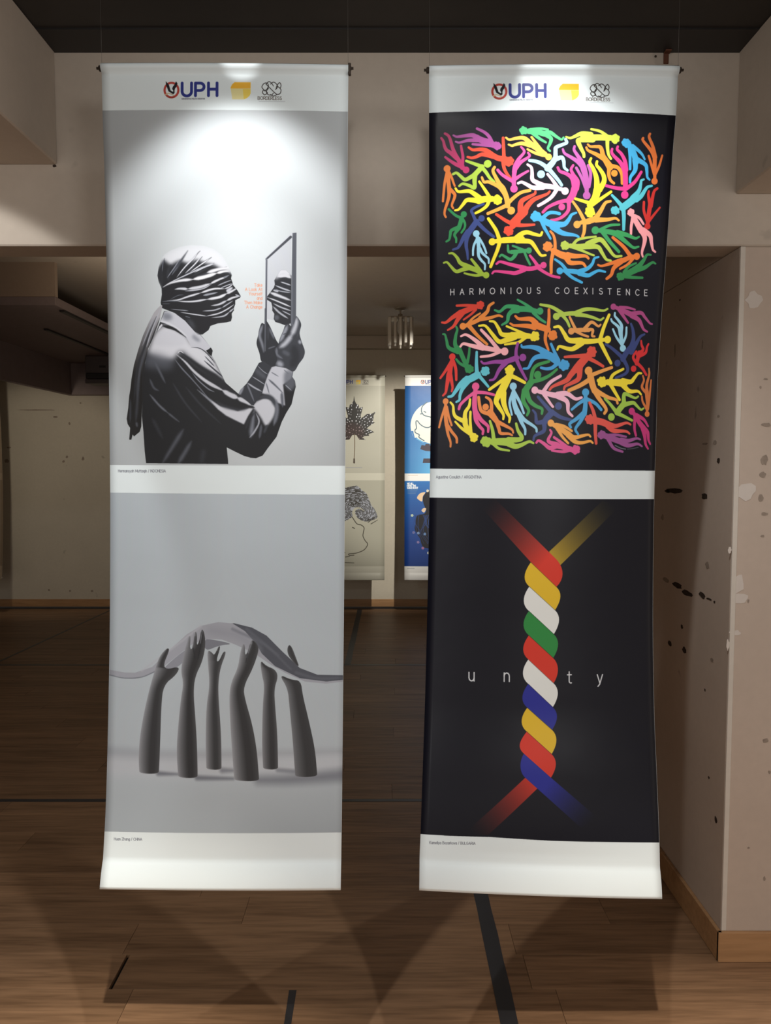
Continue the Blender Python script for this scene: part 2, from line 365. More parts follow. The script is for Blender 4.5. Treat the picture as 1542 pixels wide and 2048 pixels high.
class Print:
    """A flat sheet of ink: colour array, y down, drawn in artwork units mapped through tf to texels."""
    def __init__(s, w, h, tf, k, base):
        s.w, s.h, s.tf, s.k = w, h, tf, k
        s.a = np.zeros((h, w, 3), np.float32) + np.asarray(base, np.float32)
    def put(s, x0, y0, m, col, clip=None):
        h, w = m.shape
        if clip is not None: m = m * clip[y0:y0 + h, x0:x0 + w]
        r = s.a[y0:y0 + h, x0:x0 + w]
        r += (np.asarray(col, np.float32) - r) * m[..., None].astype(np.float32)
    def box(s, lo, hi):
        x0, y0 = np.maximum(np.floor(lo).astype(int), 0)
        x1, y1 = min(s.w, int(np.ceil(hi[0])) + 1), min(s.h, int(np.ceil(hi[1])) + 1)
        return x0, y0, x1, y1
    def stroke(s, pts, w0, w1, col, soft=0.8, op=1.0, clip=None, n=6, raw=False, taper=0.0):
        c = s.tf(pts if raw else smooth_line(pts, n))
        r0, r1 = w0 * s.k / 2, w1 * s.k / 2
        sf = max(soft * s.k, 1.0)
        L = np.concatenate([[0], np.cumsum(np.hypot(*np.diff(c, axis=0).T))])
        R = r0 + (r1 - r0) * L / max(L[-1], 1e-6)
        if taper:
            q = L / max(L[-1], 1e-6)
            R = R * np.clip(np.minimum(q, 1 - q) / taper, .03, 1) ** .6
        pad = max(r0, r1) + sf + 1
        x0, y0, x1, y1 = s.box(c.min(0) - pad, c.max(0) + pad)
        if x1 <= x0 or y1 <= y0: return
        M = np.zeros((y1 - y0, x1 - x0), np.float32)
        for i in range(len(c) - 1):
            a, b = c[i], c[i + 1]
            p = max(R[i], R[i + 1]) + sf + 1
            u0, v0, u1, v1 = s.box(np.minimum(a, b) - p, np.maximum(a, b) + p)
            if u1 <= u0 or v1 <= v0: continue
            X = np.arange(u0, u1)[None, :] + 0.5 - a[0]
            Y = np.arange(v0, v1)[:, None] + 0.5 - a[1]
            d = b - a
            t = np.clip((X * d[0] + Y * d[1]) / max(d @ d, 1e-9), 0, 1)
            D = np.sqrt((X - t * d[0]) ** 2 + (Y - t * d[1]) ** 2)
            m = np.clip((R[i] + (R[i + 1] - R[i]) * t + sf / 2 - D) / sf, 0, 1)
            g = M[v0 - y0:v1 - y0, u0 - x0:u1 - x0]
            np.maximum(g, m, out=g)
        if sf > 2: M = M * M * (3 - 2 * M)
        s.put(x0, y0, M * op, col, clip)
    def dot(s, x, y, r, col, soft=0.8, op=1.0, clip=None):
        s.stroke([(x, y), (x + .01, y)], 2 * r, 2 * r, col, soft, op, clip, 1)
    def mask(s, pts, smooth=False, soft=0.0, n=5):
        c = s.tf(cut_corners(pts) if smooth == 'c' else smooth_line(pts, n, True) if smooth else np.asarray(pts, float))
        M = np.zeros((s.h, s.w), np.float32)
        ya, yb = max(0, int(c[:, 1].min())), min(s.h, int(c[:, 1].max()) + 2)
        xa, xb = c[:, 0], np.roll(c[:, 0], -1)
        y_a, y_b = c[:, 1], np.roll(c[:, 1], -1)
        for y in range(ya, yb):
            acc = np.zeros(s.w + 1)
            for q in (.17, .5, .83):
                yy = y + q
                k = (y_a <= yy) != (y_b <= yy)
                if not k.any(): continue
                xs = np.sort(xa[k] + (yy - y_a[k]) * (xb[k] - xa[k]) / (y_b[k] - y_a[k]))
                xs = np.clip(xs, 0, s.w - 1.001)
                for j in range(0, len(xs) - 1, 2):
                    for x, sg in ((xs[j], 1), (xs[j + 1], -1)):
                        i = int(x); f = x - i
                        acc[i] += sg * (1 - f); acc[i + 1] += sg * f
            M[y] = np.clip(np.cumsum(acc)[:s.w] / 3, 0, 1)
        if soft > 0: M = s.blur(M, soft * s.k)
        return M
    @staticmethod
    def blur(M, r):
        r = max(1, int(r / 2))
        for ax in (0, 1):
            for _ in range(2):
                p = [(0, 0), (0, 0)]; p[ax] = (r + 1, r)
                c = np.cumsum(np.pad(M, p, mode='edge'), axis=ax, dtype=np.float64)
                M = ((c[2 * r + 1:] - c[:-2 * r - 1]) if ax == 0 else (c[:, 2 * r + 1:] - c[:, :-2 * r - 1])) / (2 * r + 1)
        return M.astype(np.float32)
    def poly(s, pts, col, smooth=False, soft=0.0, op=1.0, clip=None):
        M = s.mask(pts, smooth, soft) * op
        if clip is not None: M = M * clip
        s.a += (np.asarray(col, np.float32) - s.a) * M[..., None]
        return M
    def ramp(s, M, f):
        """colour f(u, v) (texel grids 0..1) through mask M"""
        V, U = np.mgrid[0:s.h, 0:s.w].astype(np.float32)
        s.a += (f(U / s.w, V / s.h) - s.a) * M[..., None]
    def text(s, t, x, y, h, w, col, adv=None, align=0, soft=.6, op=1.0):
        """stroke lettering: cap height h, line width w, align 0 left / 1 right / .5 centre"""
        if adv is None: adv = .16 * h
        W = sum(GW.get(c, .6) * h + adv for c in t) - adv
        x -= W * align
        for c in t:
            for st in GL.get(c, ()):
                P = np.array(st, float).reshape(-1, 2) * h
                s.stroke(np.c_[x + P[:, 0], y - P[:, 1]], w, w, col, soft, op, None, 4, raw=True)
            x += GW.get(c, .6) * h + adv

def _arc(cx, cy, rx, ry, a0, a1, n=9):
    return [v for t in np.linspace(math.radians(a0), math.radians(a1), n) for v in (cx + rx * math.cos(t), cy + ry * math.sin(t))]
GL = {
 'A': [[0, 0, .33, 1, .66, 0], [.12, .34, .54, .34]], 'B': [[0, 0, 0, 1, .3, 1] + _arc(.3, .76, .24, .24, 90, -90) + [0, .52, .34, .52] + _arc(.34, .26, .26, .26, 90, -90) + [0, 0]],
 'C': [_arc(.38, .5, .38, .5, 45, 315)], 'D': [[0, 0, 0, 1, .25, 1] + _arc(.25, .5, .38, .5, 90, -90) + [0, 0]], 'E': [[.5, 1, 0, 1, 0, 0, .5, 0], [0, .52, .42, .52]],
 'F': [[.5, 1, 0, 1, 0, 0], [0, .5, .42, .5]], 'G': [_arc(.38, .5, .38, .5, 45, 350) + [.42, .44]], 'H': [[0, 0, 0, 1], [.58, 0, .58, 1], [0, .52, .58, .52]], 'I': [[.04, 0, .04, 1]],
 'L': [[0, 1, 0, 0, .48, 0]], 'M': [[0, 0, 0, 1, .38, .15, .76, 1, .76, 0]], 'N': [[0, 0, 0, 1, .6, 0, .6, 1]], 'O': [_arc(.4, .5, .4, .5, 0, 360, 15)],
 'P': [[0, 0, 0, 1, .3, 1] + _arc(.3, .73, .27, .27, 90, -90) + [0, .46]], 'R': [[0, 0, 0, 1, .3, 1] + _arc(.3, .74, .26, .26, 90, -90) + [0, .48], [.3, .48, .58, 0]],
 'S': [_arc(.28, .76, .25, .24, 35, 265) + _arc(.28, .26, .27, .26, 90, -150)], 'T': [[0, 1, .6, 1], [.3, 1, .3, 0]], 'U': [[0, 1, 0, .3] + _arc(.29, .3, .29, .3, 180, 360) + [.58, 1]],
 'V': [[0, 1, .32, 0, .64, 1]], 'W': [[0, 1, .22, 0, .44, .9, .66, 0, .88, 1]], 'X': [[0, 0, .6, 1], [0, 1, .6, 0]], 'Y': [[0, 1, .31, .48, .62, 1], [.31, .48, .31, 0]], 'Z': [[0, 1, .55, 1, 0, 0, .55, 0]], 'K': [[0, 0, 0, 1], [.54, 1, 0, .42], [.18, .6, .56, 0]],
 'a': [_arc(.22, .35, .22, .35, 0, 360, 11), [.46, .7, .46, 0]], 'c': [_arc(.24, .35, .24, .35, 50, 310)], 'd': [_arc(.22, .35, .22, .35, 0, 360, 11), [.46, 1, .46, 0]], 'e': [[.03, .37, .46, .37] + _arc(.24, .35, .23, .35, 5, 320)],
 'f': [[.12, 0, .12, .8] + _arc(.26, .82, .14, .18, 180, 90, 4), [0, .66, .28, .66]], 'g': [_arc(.22, .35, .22, .35, 0, 360, 11), [.46, .7, .46, -.1] + _arc(.24, -.08, .22, .2, 0, -150, 6)], 'h': [[0, 0, 0, 1], [0, .42] + _arc(.21, .44, .21, .26, 160, 0, 6) + [.42, 0]],
 'i': [[.03, 0, .03, .68], [.03, .88, .03, .95]], 'k': [[0, 0, 0, 1], [.38, .7, 0, .28], [.12, .4, .42, 0]], 'l': [[.03, 0, .03, 1]], 'm': [[0, 0, 0, .7], [0, .42] + _arc(.17, .44, .17, .26, 160, 0, 6) + [.34, 0], [.34, .42] + _arc(.51, .44, .17, .26, 160, 0, 6) + [.68, 0]],
 'n': [[0, 0, 0, .7], [0, .42] + _arc(.21, .44, .21, .26, 160, 0, 6) + [.42, 0]], 'o': [_arc(.24, .35, .24, .35, 0, 360, 11)], 'q': [_arc(.22, .35, .22, .35, 0, 360, 11), [.46, .7, .46, -.28]], 'r': [[0, 0, 0, .7], [0, .4] + _arc(.2, .42, .2, .26, 160, 70, 4)],
 's': [_arc(.18, .53, .17, .17, 40, 265, 7) + _arc(.18, .18, .18, .18, 90, -150, 7)], 't': [[.14, .92, .14, .16] + _arc(.28, .16, .14, .16, 180, 290, 5), [0, .68, .32, .68]], 'u': [[0, .7, 0, .26] + _arc(.21, .26, .21, .26, 180, 350, 6), [.42, .7, .42, 0]],
 'v': [[0, .7, .2, 0, .4, .7]], 'w': [[0, .7, .15, 0, .3, .66, .45, 0, .6, .7]], 'x': [[0, 0, .4, .7], [0, .7, .4, 0]], 'y': [[0, .7, .22, 0], [.44, .7, .2, -.1, .06, -.26]], 'z': [[0, .7, .38, .7, 0, 0, .38, 0]], '/': [[0, -.05, .3, 1.05]],
}
GW = {c: max(max(s_[0::2]) for s_ in st) for c, st in GL.items()}
GW[' '] = .22

def header_logos(P, q, white):
    """q maps header units (x 0..250, y 0..45) to artwork units"""
    k = q(1, 0)[0] - q(0, 0)[0]
    Q = lambda L: [q(x, y) for x, y in L]
    red, navy, blk, yel = hexc('b8453c'), hexc('2b3585'), hexc('1d1b22'), hexc('f3b92c')
    ring = np.array(_arc(15.5, 22, 13.8, 14.6, 0, 360, 33)).reshape(-1, 2)
    P.stroke(Q(ring), 4.2 * k, 4.2 * k, red, .6, 1, None, 2)
    P.poly(Q([(4, 4), (8, 8.5), (10.5, 12), (12, 17), (13.5, 22.5), (18, 25.5), (19.5, 24), (17, 19.5), (18, 15.5), (21.5, 11), (24.5, 4.5), (27.5, 8.5), (25.5, 15), (22.5, 19), (21.5, 23), (21.8, 27.5), (19, 30.5), (14.5, 27.5), (9.5, 24.5), (7, 17.5), (4.5, 11.5)]), blk)
    P.stroke(Q([(4, 31), (9, 28.5), (15, 30), (20, 33)]), 2.6 * k, 1.6 * k, hexc('c9b994'), .6)
    P.stroke(Q([(6, 34.5), (15, 37.5), (22, 35)]), 1.2 * k, 1 * k, hexc('7c3a2c'), .6)
    a = lambda L: P.stroke(Q(L), 5.6 * k, 5.6 * k, navy, .5, 1, None, 3, raw=True)
    a([(36.8, 8)] + [(36.8, 24)] + [(46.2 + 9.4 * math.cos(t), 25 + 9 * math.sin(t)) for t in np.linspace(math.pi, 0, 12)] + [(55.6, 8)])
    a([(63.5, 33.5), (63.5, 8.2), (73, 8.2)] + [(73 + 7.6 * math.sin(t), 15.6 - 7.4 * math.cos(t)) for t in np.linspace(0, math.pi, 10)] + [(64, 23)])
    a([(89.5, 8), (89.5, 33.5)]); a([(106.5, 8), (106.5, 33.5)]); a([(89.5, 20.5), (106.5, 20.5)])
    P.text('UNIVERSITAS PELITA HARAPAN', *q(36, 41), 2.6 * k, .8 * k, grey(120), .5 * k, 0, .5, .8)
    Y = P.mask(Q([(141.5, 6.5), (173.5, 6.5), (173.5, 29), (171, 34), (166, 38.5), (160, 41), (137, 41), (133.5, 17.5), (136.5, 11)]))
    V = np.mgrid[0:P.h, 0:P.w][0]
    yc = P.tf(np.array([q(0, 18)]))[0, 1]
    P.a += (yel - P.a) * (Y * (V < yc))[..., None]
    P.a += (hexc('ead25e') - P.a) * (Y * (V >= yc) * .55)[..., None]  # lower half paler: wash-out by strong light put into the print
    P.poly(Q([(158, 20), (173.5, 20), (173.5, 29), (171, 34), (166, 38.5), (160, 41)]), hexc('f0cf3f'), op=.75)
    knot = [(203, 8), (197, 15), (199, 22), (206, 24), (213, 17), (222, 9), (229, 12), (226, 20), (220, 27), (213, 30), (208, 24), (214, 16)]
    for L in ([(201, 32), (197, 27), (200, 22), (207, 28), (201, 32)], [(200, 22), (196, 16), (200, 9), (206, 8), (209, 13), (206, 20), (201, 24)], [(205, 9), (210, 5), (215, 8), (219, 14)],
              [(204, 10), (212, 18), (221, 27), (226, 31)], [(213, 10), (219, 6), (225, 10), (227, 16), (223, 21)], [(209, 18), (205, 25), (208, 31), (215, 32), (219, 28)], [(213, 31), (219, 34), (225, 31), (221, 27)],
              [(224, 20), (226, 13), (231, 7), (234, 12), (232, 18), (227, 14)], [(226, 31), (232, 29), (234, 22), (231, 17)]):
        P.stroke(Q(L), 1.5 * k, 1.3 * k, hexc('26201e'), .5)
    P.text('BORDERLESS', *q(188, 41.5), 6.4 * k, .95 * k, hexc('5a524c'), 1.15 * k, 0, .5)
    P.stroke(Q([(190, 45), (242, 45)]), .9 * k, .9 * k, grey(150), .6, .5)

TILE = {}
for _r, _y in zip('ABCDEF', (250, 350, 460, 595, 695, 795)):
    for _c, _x in zip('123', (870, 1020, 1170)): TILE[_r + _c] = (_x, _y, 9.6375)
TILE.update(m1=(300, 480, 7.71), m2=(470, 455, 9.753), m3=(250, 610, 7.71), m4=(430, 620, 7.71), m5=(250, 760, 7.71), m6=(400, 760, 7.71), h=(180, 1200, 2.8556),
            r1=(685, 740, 9.31), r2=(685, 950, 8.9), r3=(795, 740, 9.307), r4=(795, 940, 8.53), u=(840, 920, 3.084), w=(820, 1300, 2.9654))
def T(tile, nums):
    ox, oy, k = TILE[tile]
    a = np.array(nums if not isinstance(nums, str) else nums.split(), float).reshape(-1, 2)
    return a / k + (ox, oy)

def edge_map(rows, x0, w, h):
    """artwork units -> texels of a banner whose outline is given by rows of (y_left, x_left, y_right, x_right)"""
    r = np.array(rows, float)
    def tf(p):
        p = np.asarray(p, float)
        yl = p[:, 1].copy(); u = np.zeros(len(p)) + .5
        for _ in range(3):
            xl = np.interp(yl, r[:, 0], r[:, 1]); xr = np.interp(yl, r[:, 0], r[:, 3])
            u = (p[:, 0] - xl) / (xr - xl)
            yl = p[:, 1] - np.interp(yl, r[:, 0], r[:, 2] - r[:, 0]) * u
        return np.c_[u * w, (yl - r[0, 0]) / (r[-1, 0] - r[0, 0]) * h]
    return tf
FIGURES = """
b83468;A1 h 590 900 65;A1 95 50 520 850 480 760 400 620 340 480 290 300 250 220 190 180;A1 90 45 410 660 300 560 220 500 180 420 160 330 120 265;A1 65 48 520 810 530 640 510 520 495 430;A1 85 45 520 830 430 800 330 740 250 680 195 635
a8539a;A1 c 1180 450 80;A1 120 120 1110 430 1000 370 880 330 790 280;A1 100 36 800 280 720 235 600 235 420 250 350 220;A1 90 36 860 330 740 330 620 330 470 365 395 345;A1 75 50 1090 400 1030 270 940 180 800 105;A1 75 45 1080 440 960 430 830 420 715 405
e4503a;A1 c 1405 760 92;A1 110 100 1330 710 1200 690 1080 620 1010 570;A1 100 45 1060 600 960 530 850 510 720 515 640 465;A1 100 45 1100 650 980 620 880 610 790 650 700 670 620 650;A1 72 55 1310 720 1305 560 1300 420 1295 300;A1 72 55 1290 740 1310 880 1360 990 1425 1080
a6c648;A1 h 1000 795 74;A1 100 95 890 850 830 920 750 1000;A1 78 50 900 850 780 800 680 760 595 725;A1 75 55 900 870 970 960 1040 1070 1120 1150;A1 90 50 780 980 680 1040 570 1085 490 1020 410 950 345 970;B1 95 45 760 30 750 150 748 285 650 240 530 200 460 240
dc7c38;A1 h 230 860 68;B1 75 80 238 -50 250 0 255 150 268 290;B1 58 45 225 -20 200 90 180 200 165 350 150 520;B1 55 40 270 -30 320 80 350 170 375 235;B1 80 40 265 250 265 420 230 560 190 680 180 770 205 830;B1 72 40 290 300 370 390 370 460 320 600 345 665
f0a848;B1 h 1440 745 74;B1 100 100 1375 650 1360 520 1320 390;B1 100 55 1325 420 1290 310 1220 220 1150 90 1100 -30 1130 -100;B1 100 45 1310 390 1230 290 1130 230 1010 180 930 180 890 90;B1 78 60 1380 630 1250 690 1130 740 1000 790;B2 75 60 -70 610 40 500 180 400 350 360
f0dd3a;B1 c 1180 530 92;B1 110 135 1080 510 950 510 830 535;B1 75 45 1040 490 970 370 900 260 840 170;B1 75 50 1030 530 980 640 880 720 770 775;B1 105 45 860 500 740 400 640 345 450 350 390 285;B1 110 40 830 540 700 520 600 520 530 600 450 690 380 705
2f8a50;B1 h 545 790 60;B1 85 85 505 860 480 960 450 1050;B1 58 45 500 860 400 810 330 750 260 680;B1 52 40 520 870 565 960 560 1050 500 1140;C1 75 40 430 -20 310 30 290 100 270 200 215 240;C1 70 40 450 0 370 110 400 190 400 260
3c4c86;B1 h 880 880 62;B1 110 115 785 940 720 1030 640 1140;B1 65 45 770 930 720 800 690 720 770 660 920 605;C1 78 55 800 -110 880 -20 930 30 1020 110 1110 180;C1 100 40 620 70 540 180 480 300 430 370 340 400;C1 100 40 650 70 600 200 590 340 610 460 620 590
98cfe6;C1 h 780 110 65;C1 70 78 800 170 820 300 830 410;C1 52 40 800 200 740 320 720 420 718 520;C1 52 40 835 200 900 310 940 400 970 490;C1 68 36 820 400 825 540 880 630 940 700 940 800;C1 62 36 850 400 890 480 960 550 1010 600 1015 680
9cb840;C1 h 965 910 62;C1 80 105 900 890 780 810 630 745;C1 78 50 860 840 780 720 690 600;C1 62 36 890 895 780 910 660 890 555 860;C1 100 36 630 740 480 660 420 560 340 475 265 470;C1 92 36 640 760 520 790 400 820 300 720 230 640 165 645
f0dd3a;C1 h 1080 275 68;C1 70 112 1100 272 1190 262 1300 250;C2 112 125 -146 250 0 245 190 235;B1 80 60 1215 1290 1160 1130 1090 1010 1010 890;C1 78 60 1225 270 1180 430 1110 600 1050 750;C2 112 50 60 240 180 140 290 105 420 140 540 165 575 110;C2 112 45 100 260 250 270 360 290 430 370 500 480 560 550 640 545
3f9a60;C2 h 325 455 58;C2 70 80 270 455 130 470 0 480;C2 52 40 240 450 120 400 20 360;C2 52 45 240 480 290 610 345 720;C1 75 40 1540 480 1450 478 1385 465 1375 350;C1 80 40 1530 500 1490 570 1420 620 1330 570 1260 530 1220 560
e0488e;C2 h 600 735 62;C2 82 88 520 760 380 800 220 800;C2 72 45 490 750 430 660 345 550;C2 65 50 500 790 620 870 760 940 900 970;C1 90 45 1700 790 1550 750 1400 710 1230 660 1160 700;C1 90 40 1680 820 1520 880 1400 870 1140 840 1080 880
45aee2;C2 h 910 845 66;C2 78 102 1000 840 1150 850 1300 870;C2 68 45 1030 820 940 710 820 625;C2 68 50 1030 870 1150 970 1330 1060;C3 100 40 -170 860 0 790 90 700 130 600 210 570;C3 95 40 -160 890 0 925 100 880 210 830 340 850
ec8a3c;C2 c 680 380 92;C2 110 145 790 460 920 530 1060 575;C2 70 45 820 450 820 280 790 160 735 90;C2 74 60 780 500 750 650 745 780 745 880;C2 112 50 1060 540 1200 560 1400 555 1460 600;C2 105 50 1050 620 1120 690 1330 690 1400 750
b6cc50;C2 c 1010 360 84;C2 90 125 1110 365 1280 380 1490 360;C2 64 40 1150 360 1250 250 1400 210 1540 190 1606 180;C2 60 40 1160 390 1350 460 1500 520 1566 540;C3 115 45 0 330 120 270 260 240 380 370 520 540 660 540;C3 105 45 20 370 200 380 280 490 360 610 450 635
e4503a;C1 c 1390 70 92;B2 175 130 230 770 130 880 20 980;B1 120 110 1560 960 1460 1050;B2 130 45 180 790 170 650 200 560 320 490 440 430 455 385;B2 125 45 230 790 310 650 420 540 560 480 680 430 725 385;B2 92 45 20 1010 200 1030 430 1020;B1 78 55 1460 1000 1330 930 1160 810
e8559a;B2 h 50 325 72;A2 82 85 50 1230 50 1080 65 930;A1 55 70 1190 920 1270 1010 1400 1100 1500 1160;A2 72 45 50 1120 180 1030 320 950;A2 92 40 60 960 75 850 140 720 240 600 240 540 190 480;A2 88 40 80 900 180 780 330 680 350 640 320 595
f6bc55;A2 h 712 680 64;A2 105 115 640 630 480 500 360 420;A2 75 45 600 590 490 430 390 290;A2 75 40 600 640 480 610 390 570 310 525;A2 105 40 390 440 250 310 100 310 -30 335 -96 295;A2 95 40 370 450 200 410 60 440 20 455 -46 430
54b67a;A2 c 240 160 78;A2 110 112 340 175 500 190 640 230;A2 60 45 370 140 560 125 700 145;A2 78 45 410 210 540 320 660 395;A2 92 40 620 220 740 200 860 280 960 340 1000 300;A2 95 40 660 240 760 320 740 420 700 510 740 565
a6dcf0;A2 h 565 1015 75;A2 125 100 690 900 780 800 850 690;A2 85 60 690 890 560 800 450 760 350 745;A2 85 60 710 910 820 1040 900 1140 955 1224;A2 88 58 845 710 845 560 860 490 1000 430 1060 400 1040 335;A2 88 48 860 720 960 690 1000 760 1010 880 1070 940
ae5aa0;B2 h 1435 455 75;B2 80 125 1435 400 1430 150 1375 -80;A2 55 62 1240 890 1300 1000 1350 1100 1410 1264;A2 60 62 1470 840 1510 960 1510 1080 1480 1250;A2 98 46 1370 880 1270 770 1150 690 1020 610 985 530;A2 100 50 1390 900 1350 780 1260 640 1200 540 1210 470
e04a90;B2 h 955 680 65;B2 125 140 1090 560 1165 450 1205 330;A2 100 50 1205 1290 1160 1100 1060 1010 930 960 885 885;A2 100 46 1240 1290 1260 1150 1180 1020 1140 920 1180 840;B2 78 56 1090 550 900 590 700 680 595 780;B2 78 50 1090 580 1080 740 980 860 860 920 750 935
f6cada;B2 h 1020 375 72;B2 75 115 960 345 880 320 740 290 580 275;B2 78 50 880 310 780 160 690 50;B2 80 60 870 330 770 480 640 580 510 655;B2 105 46 600 270 480 210 400 150 395 20 380 -84 310 -140;B2 105 50 600 300 420 310 300 250 200 200 130 220
45aee2;B2 c 460 860 98;B2 110 145 550 910 700 990 860 1040;B2 80 60 580 900 700 800 820 790 910 810;B2 80 45 570 950 620 1080 660 1150 735 1290;B2 125 40 860 1020 1000 1010 1080 930 1140 830 1230 790;C2 130 45 780 0 960 120 1200 160 1270 190
f0a848;B2 h 1245 1015 72;B2 70 110 1290 985 1370 965 1480 950;B3 112 115 0 955 90 925 180 890;B2 75 50 1390 950 1280 740 1170 580;B2 78 60 1390 960 1390 1000 1380 1150 1350 1240;B3 105 50 160 890 260 740 350 590 450 555;B3 105 40 160 920 380 910 540 880 610 920
f0dd3a;B3 c 50 770 100;B3 125 155 50 640 150 500 195 350;B3 75 50 90 610 -60 570 -230 520;B3 75 55 100 630 280 500 460 375;A3 120 46 190 1280 180 1080 120 900 55 780 80 700;A3 115 50 240 1300 325 1150 320 1030 250 910 185 830 195 760
c8dc50;A3 c 550 310 90;A3 115 130 460 295 240 290 60 300;A3 120 130 100 300 -60 285;A3 70 45 410 270 260 170 90 130;A3 80 50 400 320 400 480 420 620 465 700;A2 115 36 1520 240 1350 220 1230 270 1130 310 1050 285;A2 125 56 1560 330 1380 340 1280 360 1330 500 1380 600 1390 670
ee8e38;A3 h 530 980 65;A3 135 95 445 860 360 730 300 640;A3 95 40 315 660 270 490 180 470 70 470 20 430;A3 98 45 340 710 180 620 30 550 -10 490;A3 82 50 430 870 420 1000 450 1110 520 1174;A3 80 55 470 840 600 870 670 980 680 1090 680 1170
d8408a;B3 h 730 425 75;A3 98 105 745 1240 745 1100 740 950 722 880;A3 95 50 730 910 650 770 520 640 480 570 490 510;A3 90 50 760 910 740 740 670 600 590 520 600 460;B3 80 56 750 310 560 300 370 260;B3 80 56 770 300 930 170 1060 -24
45aadc;A3 c 770 385 88;A3 100 125 850 450 920 600 960 740;A3 70 50 825 450 840 650 840 890;A3 80 40 890 440 1000 520 1080 600 1130 690;A3 115 45 940 720 940 900 850 1040 835 1144;A3 105 40 960 690 1140 790 1170 900 1180 1030 1225 1080
e0753a;B3 h 1325 140 64;A3 62 88 1330 1060 1330 980 1330 800 1330 640;A3 80 50 1330 660 1260 520 1100 330 1100 280;A3 80 50 1340 640 1290 430 1220 260 1235 190;A3 60 45 1320 970 1260 780 1210 620;A3 58 40 1345 960 1420 800 1480 600
c83430;B3 h 1180 1010 62;B3 80 92 1185 960 1210 750 1240 580;B3 80 45 1240 610 1200 420 1210 340;B3 80 50 1250 620 1310 350 1380 275;B3 65 50 1180 920 1110 720 1110 550;B3 60 40 1210 910 1330 760 1430 640
58bccb;B3 c 540 730 83;B3 140 145 690 670 820 570 930 480;B3 85 50 680 650 570 530 480 440;B3 88 60 700 690 710 850 705 1090;B3 115 40 890 480 1010 340 1050 200 1060 140 1110 115;B3 105 45 960 510 1060 430 1170 270 1270 230
f0a0a6;B3 c 850 755 70;B3 90 125 890 820 980 980 1060 1100;B3 70 50 885 870 855 1030 850 1170;B3 64 45 930 820 1020 860 1100 970;C3 115 40 1060 30 1120 150 1120 260 1070 450 1085 535;C3 115 40 1090 30 1230 120 1260 250 1290 390 1340 435
3c9c5c;C3 h 150 60 75;C3 72 122 210 65 450 90 600 130;B3 65 45 240 1110 430 1020 620 1000;C3 85 60 290 90 420 260 610 460;C3 115 40 580 100 760 130 930 190 1010 160;C3 105 40 590 140 780 290 900 370 1000 350
e07838;C3 h 965 535 68;C3 75 110 920 540 850 550 700 620 600 650;C3 85 56 850 550 700 360 490 190;C3 64 45 890 580 780 700 630 785;C3 90 40 660 620 440 690 270 740 200 720;C3 100 56 650 650 510 770 460 900 370 980
34864e;C3 c 640 930 78;C3 110 145 740 890 900 810 1010 745;C3 65 40 710 850 800 740 950 665;C3 70 45 740 930 900 940 1080 940;C3 105 36 1000 740 1100 610 1170 500 1250 495;C3 105 36 1000 780 1130 740 1280 640 1345 660
d04436;D1 c 850 180 78;D1 90 122 770 205 600 270 470 325;D1 64 45 740 190 580 175 410 175;D1 54 36 770 260 680 350 540 450;D1 105 40 480 310 330 400 210 490 130 490;D1 105 36 510 330 430 440 350 570 240 640
e08840;D1 h 525 575 65;D1 75 85 570 570 760 490 870 430;D1 54 36 620 530 720 420 850 335;D1 85 50 640 570 800 760 980 930;D1 90 50 850 430 980 310 1020 200 1100 140;D1 85 40 840 450 1020 430 1190 385 1265 410
348650;E1 c 645 430 82;E1 95 85 450 30 500 150 560 290 610 380;D1 100 40 450 1050 380 920 390 760 420 640 400 580;D1 95 36 430 1060 260 980 220 850 190 730 150 715;E1 64 45 610 300 640 150 650 30;E1 64 45 580 380 470 320 400 240
eedb3c;D2 c 430 790 92;D2 100 135 330 785 150 770 0 770;D2 64 40 270 760 100 680 -80 600 -100 595;D2 70 40 270 800 130 900 0 920 -130 940;D1 115 40 1520 770 1270 750 1200 640 1120 510 1030 490;D1 115 40 1500 800 1330 860 1200 880 1080 740 950 580 830 575
f2b0b6;D1 h 1310 1070 75;D1 75 105 1250 1060 1040 1020 880 985;D1 80 56 1180 1020 1030 830 870 655;E1 70 45 1220 110 1050 180 860 200;D1 100 40 900 980 760 850 590 740 490 765;D1 100 45 900 1000 720 960 540 910 480 960
3c9a62;D2 h 530 310 68;D2 85 122 470 310 260 270 100 265;D2 70 40 420 300 260 180 110 90;D2 74 45 410 340 520 450 630 525;D2 100 40 110 240 20 220 -110 220 -226 310 -320 280;D2 115 40 110 290 20 300 -60 380 -86 500 -186 565
e68038;D2 c 770 770 92;D2 115 135 680 660 540 610 430 570;D2 75 55 680 660 700 450 700 280;D2 80 45 650 680 630 860 690 1050;D2 115 45 450 540 350 460 140 455 65 400;D2 105 40 430 620 280 590 50 580 0 560 -30 540
acc650;D2 h 840 410 68;D2 75 92 890 385 1080 355 1240 350;D2 80 50 950 350 750 230 540 185;D2 70 50 950 380 1040 490 1090 600;D2 90 40 1210 345 1380 275 1540 265 1740 290 1830 255;D2 85 40 1220 370 1400 390 1560 430 1680 470 1750 430
e09a56;D2 h 1125 690 65;D2 85 80 1180 675 1320 665 1460 665;D2 64 45 1210 660 1150 540 1095 420;D2 58 45 1210 690 1330 750 1450 790;D3 80 40 -60 640 40 530 100 520 200 590 245 560;D3 80 40 -60 670 90 660 80 770 130 785
f0dc40;D3 h 385 840 72;D3 75 120 310 845 60 880 -200 880;D3 85 60 235 850 310 610 415 370;D3 85 60 240 890 330 1060 390 1170 455 1285;D2 125 46 1310 870 1080 860 990 740 900 610 800 615;D2 115 45 1330 910 1170 1020 1050 1020 900 980 860 1040
